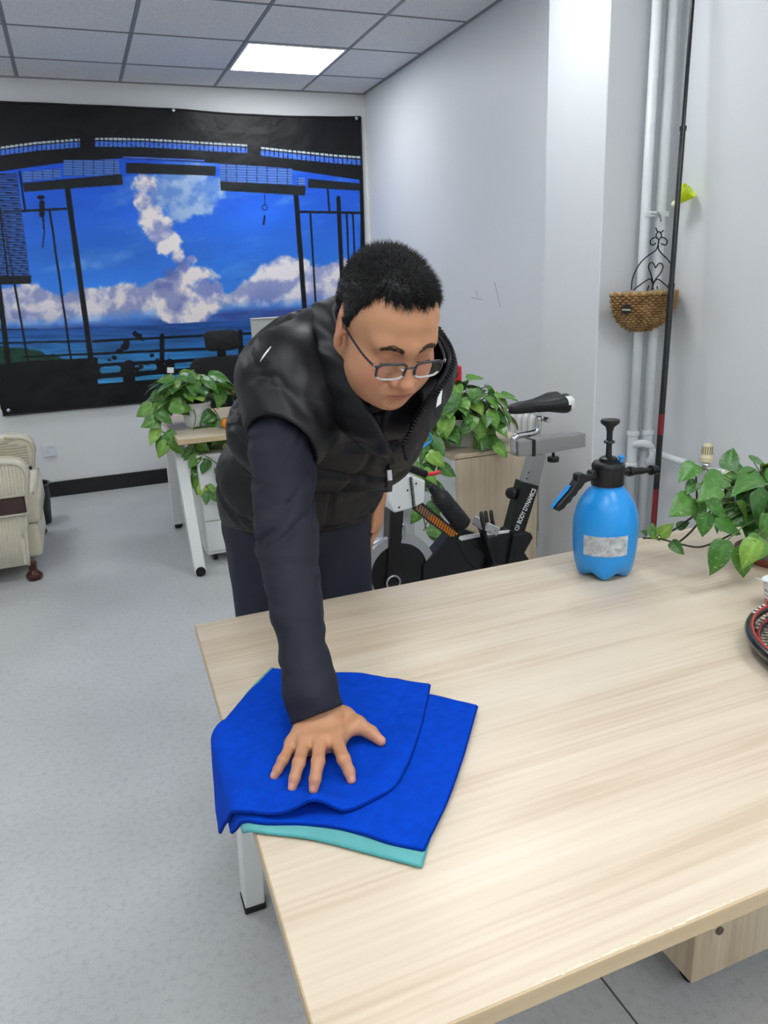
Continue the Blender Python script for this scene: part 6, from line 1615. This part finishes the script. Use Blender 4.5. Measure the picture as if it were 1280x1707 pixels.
# neckband of the shirt
nb = []
for a in np.linspace(0, 2 * math.pi, 40, endpoint=False):
    c = np.array([0.4935, 1.372, 1.298]); ax = np.array([0, -0.75, 0.66]); v = np.cross(ax, X3)
    nb.append(tuple(c + X3 * 0.074 * math.cos(a) + v * 0.072 * math.sin(a)))
MB().tube(nb, 0.010, 8, closed=True).build('neckband', navy, MAN, True)
def trousers():
    F = Field(axis((0.18, 0.007), 0.74), axis((1.55, 0.007), 2.05), axis((0.02, 0.009), 1.06))
    F.add(ell((0.455, 1.80, 0.93), (0.185, 0.135, 0.13)), 0.03)
    for s_ in (-1, 1):
        hx = 0.455 + s_ * 0.088
        F.add(cone((hx, 1.79, 0.88), (hx + s_ * 0.012, 1.79, 0.48), 0.100, 0.080), 0.035); F.add(cone((hx + s_ * 0.012, 1.79, 0.48), (hx + s_ * 0.02, 1.84, 0.08), 0.080, 0.066), 0.02)
    displace(F, lambda x, y, z: 0.014 * wrinkle(x, y, z, 14, 14, 7, 5.0))
    x, y, z = F.grid((slice(None),) * 3)
    F.D = np.maximum(F.D, np.maximum(0.04 - z + 0 * x + 0 * y, z - 1.0 + 0 * x + 0 * y)).astype(np.float32)
    V, Q = F.mesh(); V = relax(V, Q, 1, 0.4)
    return fastobj('trousers', V, Q, mat('navy_trousers', rgb(30, 33, 48), 0.75, bump=0.15, bscale=700), MAN)
trousers()
for s_ in (-1, 1):
    x = 0.455 + s_ * 0.115; rings = []
    for f in np.linspace(0, 1, 12):
        y = 1.92 - 0.29 * f; w_ = np.interp(f, [0, 0.1, 0.4, 0.75, 0.95, 1], [0.02, 0.036, 0.036, 0.047, 0.034, 0.01]); h = np.interp(f, [0, 0.1, 0.35, 0.6, 1], [0.07, 0.095, 0.095, 0.06, 0.03])
        rings.append([(x + w_ * math.copysign(abs(math.cos(a)) ** 0.8, math.cos(a)), y, 0.022 + h * 0.5 + h * 0.5 * math.sin(a)) for a in np.linspace(0, 2 * math.pi, 16, endpoint=False)])
    sh = MB().loft(rings, True).build('shoe', mat('shoe_black', rgb(22, 22, 24), 0.5), MAN, True)
    MB().box((x, 1.775, 0.012), (0.088, 0.30, 0.024), bev=0.01).build('sole', mat('sole_white', rgb(210, 210, 206), 0.6), sh)
def vest():
    F = Field(axis((0.20, 0.0042), 0.78), axis((1.24, 0.0042), 2.02), axis((0.86, 0.0042), 1.46))
    for c, r in (((0.465, 1.80, 0.95), (0.205, 0.13, 0.150)), ((0.470, 1.745, 1.03), (0.215, 0.13, 0.168)), ((0.484, 1.63, 1.16), (0.212, 0.13, 0.165)), ((0.488, 1.535, 1.275), (0.200, 0.125, 0.150)), ((0.490, 1.50, 1.335), (0.170, 0.09, 0.105))):
        F.add(ell(c, r, MT3), 0.05)
    F.add(ell((0.52, 1.46, 1.20), (0.13, 0.13, 0.09), MT3), 0.05); F.add(ell((0.580, 1.50, 1.150), (0.085, 0.12, 0.095), MT3), 0.06)
    for sh, s_ in ((SHO_R, -1), (SHO_L, 1)):
        F.add(ell(sh + np.array([s_ * -0.026, 0.035, 0.026]), (0.090, 0.100, 0.082), MT3), 0.035)
    F.add(cone(SHO_R + np.array([0.030, 0.015, 0.012]), SHO_R + (ELB_R - SHO_R) * 0.30 + np.array([0.022, 0, 0]), 0.096, 0.084), 0.03)
    P0 = np.array([0.45, 1.80, 0.90])
    def relief(x, y, z):
        s = (y - P0[1]) * SPN[1] + (z - P0[2]) * SPN[2]; n = (y - P0[1]) * NRM[1] + (z - P0[2]) * NRM[2]
        sw = s + 0.02 * wrinkle(x, y, z, 6, 6, 6, 2.0) - 0.05 * np.abs(x - 0.47)
        q = np.abs(((sw + 0.012) / 0.118) % 1.0 - 0.5) * 2      # 1 on a seam, 0 mid-channel
        d = 0.013 * np.clip((q - 0.55) / 0.45, 0, 1) ** 2.2 + 0.010 * wrinkle(x, y, z, 12, 12, 12, 7.0) + 0.005 * np.sin(x * 90 + 30 * wrinkle(x, y, z, 9, 9, 9, 1.0)) * np.clip((q - 0.3), 0, 1)
        d = np.where(s > 0.46, d * 0.6, d)
        return d + 0.008 * np.exp(-((x - (0.462 + 0.12 * s)) / 0.006) ** 2) * (n > 0)
    displace(F, relief)
    x, y, z = F.grid((slice(None),) * 3)
    # armholes and neck opening
    for a, b, r in ((SHO_R + (ELB_R - SHO_R) * 0.47 + np.array([-0.028, -0.025, 0]), SHO_R + (ELB_R - SHO_R) * 1.25 + np.array([-0.02, -0.02, 0]), 0.086), (SHO_L + (ELB_L - SHO_L) * 0.4, SHO_L + (ELB_L - SHO_L) * 1.0, 0.07)):
        F.sub(cone(a, b, r, r), 0.010)
    F.add(ell((0.408, 1.405, 1.240), (0.070, 0.085, 0.062), MT3), 0.03)
    F.sub(cone((0.492, 1.42, 1.355), (0.502, 1.26, 1.36), 0.066, 0.085), 0.015)
    # V below the collar
    F.sub(cone((0.503, 1.36, 1.285), (0.525, 1.27, 1.17), 0.055, 0.014), 0.015)
    hem = 0.895 + 0.05 * (y - 1.7) + 0.03 * (x - 0.45)
    F.D = -smin(-F.D, -(hem - z).astype(np.float32), 0.03)
    V, Q = F.mesh(); V = relax(V, Q, 2, 0.5)
    return fastobj('puffer_vest', V, Q, vest_m, MAN)
VEST = vest()
VB = bvh(VEST)
def on_vest(px, py, off=0.002):
    o = Vector((0, 0, CAM_H)); d = Vector(tuple(RC @ np.array([px - CX, py - CY, FPX]))).normalized(); h = VB.ray_cast(o, d)
    return None if h[0] is None else np.array(h[0]) + np.array(h[1]) * off
# hem binding
# collar: lofted shell, open at the front
def collar():
    lu = [(657, 752, 1.290), (637, 716, 1.268), (604, 668, 1.272), (580, 612, 1.300), (566, 556, 1.36), (563, 508, 1.43)]; ru = [(668, 744, 1.285), (700, 692, 1.255), (733, 648, 1.25), (757, 602, 1.275), (742, 560, 1.36), (700, 515, 1.45)]
    lb = [(650, 772, 1.315), (596, 742, 1.335), (546, 690, 1.375), (517, 622, 1.425), (506, 560, 1.475), (520, 512, 1.54)]; rb_ = [(676, 768, 1.315), (706, 732, 1.35), (726, 690, 1.40), (737, 650, 1.45), (728, 600, 1.50), (700, 545, 1.54)]
    up = [tuple(at_y(*q)) for q in lu] + [tuple(at_y(625, 492, 1.47))] + [tuple(at_y(*q)) for q in ru[::-1]]
    lo = [tuple(at_y(*q)) for q in lb] + [tuple(at_y(610, 505, 1.58))] + [tuple(at_y(*q)) for q in rb_[::-1]]
    U = np.array(smoothpath(up, 10)); L = np.array(smoothpath(lo, 10)); n = len(U); cen = np.array([0.495, 1.37, 1.30]); V = []; m = 11
    for j in range(m):
        f = j / (m - 1)
        for i in range(n):
            p = L[i] * (1 - f) + U[i] * f; o = p - cen; o /= np.linalg.norm(o)
            b = 0.016 * math.sin(math.pi * f) ** 0.8 + 0.003 * math.sin(i * 0.9 + f * 5) * math.sin(math.pi * f)
            V.append(tuple(p + o * b))
    Fc = [(j * n + i, j * n + i + 1, (j + 1) * n + i + 1, (j + 1) * n + i) for j in range(m - 1) for i in range(n - 1)]
    c = obj('collar', V, Fc, vest_m, MAN, True); md = c.modifiers.new('s', 'SOLIDIFY'); md.thickness = 0.016; md.offset = -1
    sb = c.modifiers.new('b', 'SUBSURF'); sb.levels = 1; sb.render_levels = 1
    # zip teeth along the open right edge and the left fold
    tm = mat('zip_teeth', rgb(26, 27, 30), 0.3, metal=0.4); mb = MB(); e = U[-44:]
    for i in range(0, 43):
        p = e[i]; d = e[min(i + 1, 43)] - e[max(i - 1, 0)]; d /= np.linalg.norm(d); mb.box(tuple(p), (0.0035, 0.009, 0.003), rot_to(d, (0.3, -1, 0.2)))
    mb.build('collar_zip', tm, c)
    return c
COLLAR = collar()
# zip, pull tab, shoulder stripe, chest mark
zp = [on_vest(*q, 0.001) for q in ((650, 772), (648, 790), (643, 812), (634, 836), (620, 858), (604, 876), (590, 888))]; zp = [p for p in zp if p is not None]
if len(zp) > 2:
    MB().tube(smoothpath([tuple(p) for p in zp], 6), 0.0034, 6).build('front_zip', mat('zip_tape', rgb(14, 14, 16), 0.4), VEST, True)
p0 = on_vest(646, 782, 0.012)
if p0 is not None:
    tb = on_vest(647, 812, 0.010); tb = tb if tb is not None else p0 + np.array([0, 0, -0.03])
    MB().bar(tuple(p0 + np.array([0, 0, 0.008])), tuple(p0 + np.array([0, -0.003, -0.014])), 0.010, 0.006, bev=0.001).build('zip_slider', mat('zip_silver', rgb(206, 208, 210), 0.3, metal=0.3), VEST)
    MB().bar(tuple(p0 + np.array([0, -0.004, -0.014])), tuple(tb), 0.010, 0.003, bev=0.001).build('zip_pull', black_plastic, VEST)
wl = [on_vest(*q, 0.001) for q in ((452, 578), (446, 586), (440, 594), (434, 603))]; wl = [p for p in wl if p is not None]
if len(wl) > 1:
    MB().tube([tuple(p) for p in wl], [0.0008] + [0.0019] * (len(wl) - 2) + [0.0008], 6).build('white_stripe', mat('stripe_white', rgb(228, 230, 232), 0.4), VEST, True)

CB = bvh(COLLAR)
def on_collar(px, py, off):
    o = Vector((0, 0, CAM_H)); d = Vector(tuple(RC @ np.array([px - CX, py - CY, FPX]))).normalized(); h = CB.ray_cast(o, d)
    return None if h[0] is None else np.array(h[0]) - np.array(d) * off
q = on_collar(732, 664, 0.012)
if q is not None:
    MB().prism([(-0.007, -0.016), (0.004, -0.010), (0.008, 0.016), (0.003, 0.012), (0.0, 0.006), (-0.003, 0.002)], 0, 0.002, (tuple(q), (1, 0.2, 0), (0, 0, 1), (0, 1, 0))).build('collar_mark', MATS['stripe_white'] if 'stripe_white' in MATS else mat('stripe_white', rgb(228, 230, 232), 0.4), COLLAR)
# ================================================================== WIPING CLOTHS
def x_edge(y): return 0.119 + (y - 0.528) * (0.034 / 1.1)
def hang(px, py):
    best = None
    for y in np.linspace(0.7, 1.5, 801):
        p = at_y(px, py, y); drop = DZ - p[2]
        e = abs(p[0] - (x_edge(y) - 0.006 - 0.13 * max(drop, 0)))
        if drop > 0 and (best is None or e < best[0]): best = (e, y, drop)
    return np.array([x_edge(best[1]) - best[2], best[1]])
def flat(px, py): return at_z(px, py, DZ + 0.005)[:2]
def coons(top, right, bottom, left, n=90):
    """edges as point lists: top A->B, right B->C, bottom D->C, left A->D"""
    def samp(pts):
        P = np.array(smoothpath([(p[0], p[1], 0) for p in pts], 12))[:, :2]; d = np.concatenate([[0], np.cumsum(np.linalg.norm(np.diff(P, axis=0), axis=1))]); d /= d[-1]
        u = np.linspace(0, 1, n); return np.stack([np.interp(u, d, P[:, 0]), np.interp(u, d, P[:, 1])], 1)
    T, R_, B, L = samp(top), samp(right), samp(bottom), samp(left); u = np.linspace(0, 1, n)[:, None, None]; v = np.linspace(0, 1, n)[None, :, None]
    S = (1 - v) * T[:, None] + v * B[:, None] + (1 - u) * L[None] + u * R_[None]
    S -= (1 - u) * (1 - v) * T[0] + u * (1 - v) * T[-1] + (1 - u) * v * B[0] + u * v * B[-1]
    return S
def lay(name, S, z0, amp, seed, m, parent, lift=None, thick=0.0035, out=0.0, ripple=0.0):
    n = S.shape[0]; s, t = S[..., 0], S[..., 1]; hc = np.array([0.275, 1.0])
    calm = 1 - 0.92 * np.exp(-(((s - hc[0]) / 0.11) ** 2 + ((t - hc[1]) / 0.09) ** 2) ** 2)
    W = amp * (2 * (fbm(s * 9 + t * 4, t * 9 - s * 5, seed, 3) - 0.5) + 0.8 * (fbm(s * 26 + t * 14, t * 12, seed + 3, 3) - 0.5)); h = z0 + np.maximum(W + amp * 0.4, 0) * calm
    if lift is not None:
        for (lx, ly, sx, sy, an, hh) in lift:
            a = (s - lx) * math.cos(an) + (t - ly) * math.sin(an); b = -(s - lx) * math.sin(an) + (t - ly) * math.cos(an); h = h + hh * np.exp(-(a / sx) ** 2 - (b / sy) ** 2)
    xe = x_edge(t); over = xe - s; r = 0.008 + z0 - DZ
    X = s.copy(); Z = h.copy(); th = np.clip(over / r, 0, math.pi / 2 - 0.10); on = over > 0
    arcx = xe - r * np.sin(th); arcz = DZ + (h - DZ) - r * (1 - np.cos(th)); rem = np.maximum(over - r * (math.pi / 2 - 0.10), 0)
    X = np.where(on, arcx - rem * (0.10 + 0.15 * (fbm(t * 14, s * 6, seed + 9, 2) - 0.4)) - out, X); Z = np.where(on, arcz - rem * 0.99, Z)
    V = np.stack([X, t, Z], -1); idx = np.arange(n * n).reshape(n, n); Q = np.stack([idx[:-1, :-1], idx[1:, :-1], idx[1:, 1:], idx[:-1, 1:]], -1).reshape(-1, 4)
    o = fastobj(name, V.reshape(-1, 3), Q, m, parent); md = o.modifiers.new('s', 'SOLIDIFY'); md.thickness = thick; md.offset = -1
    return o, V
def hem(V, sides, m, parent, r=0.0024):
    for sd in sides:
        E = {'t': V[:, 0], 'b': V[:, -1], 'l': V[0], 'r': V[-1]}[sd]
        MB().tube([tuple(p + np.array([0, 0, 0.0002])) for p in E[::2]] + [tuple(E[-1])], r, 6).build('hem', m, parent, True)
blue_m = mat('blue_microfibre', rgb(4, 72, 204), 0.95, spec=0.12, vary=0.08, vscale=60, bump=0.5, bscale=1800)
hem_m = mat('blue_overlock', rgb(2, 46, 146), 0.9, spec=0.1, bump=0.6, bscale=500)
teal_m = mat('teal_microfibre', rgb(104, 186, 186), 0.85, vary=0.06, vscale=30, bump=0.5, bscale=1800, sheen=0.1)
teal_h = mat('teal_overlock', rgb(78, 160, 162), 0.8, bump=0.5, bscale=500)
def cloths():
    t1 = thing('cleaning_cloth', (0.33, 1.02, DZ), 'pale teal microfibre cloth lying under the blue cloth on the desk', 'cloth')
    A = flat(452, 1114); C = flat(702, 1444); Bq = flat(770, 1178); D = hang(412, 1398)
    S = coons([A, flat(600, 1135), Bq], [Bq, flat(740, 1310), C], [D, flat(428, 1386), flat(520, 1398), flat(610, 1420), C], [A, flat(410, 1158), hang(374, 1222), hang(395, 1330), D])
    o, V = lay('fabric', S, DZ + 0.0042, 0.0006, 1.0, teal_m, t1, thick=0.003); hem(V, 'tbrl', teal_h, t1, 0.0018)
    t2 = thing('cleaning_cloth', (0.33, 1.02, DZ + 0.005), 'blue folded microfibre cloth under the man\'s hand on the desk corner', 'cloth')
    A = flat(452, 1128); Bq = flat(795, 1183); C = flat(706, 1421); D = hang(398, 1404)
    S = coons([A, flat(590, 1140), flat(720, 1164), Bq], [Bq, flat(772, 1262), flat(742, 1345), C], [D, hang(412, 1386), flat(440, 1377), flat(510, 1378), flat(580, 1388), flat(645, 1408), C], [A, flat(402, 1186), hang(376, 1240), hang(386, 1330), D])
    o, V = lay('lower_layer', S, DZ + 0.0082, 0.0046, 2.0, blue_m, t2); hem(V, 'brt', hem_m, t2)
    A = flat(455, 1125); Bq = flat(716, 1151); C = flat(572, 1366); D = hang(384, 1410)
    S = coons([A, flat(590, 1132), Bq], [Bq, flat(700, 1225), flat(664, 1312), flat(616, 1346), C], [D, hang(404, 1384), flat(440, 1372), flat(500, 1372), C], [A, flat(400, 1180), hang(371, 1240), hang(374, 1330), D])
    L0 = flat(530, 1366)
    o, V = lay('upper_layer', S, DZ + 0.0126, 0.0068, 5.0, blue_m, t2, lift=[(L0[0], L0[1], 0.036, 0.020, 0.1, 0.026), (flat(640, 1300)[0], flat(640, 1300)[1], 0.02, 0.09, -0.8, 0.005), (flat(470, 1375)[0], flat(470, 1375)[1], 0.05, 0.02, 0.0, 0.004)], out=0.004); hem(V, 'bt', hem_m, t2); hem(V, 'r', hem_m, t2, 0.0028)
cloths()
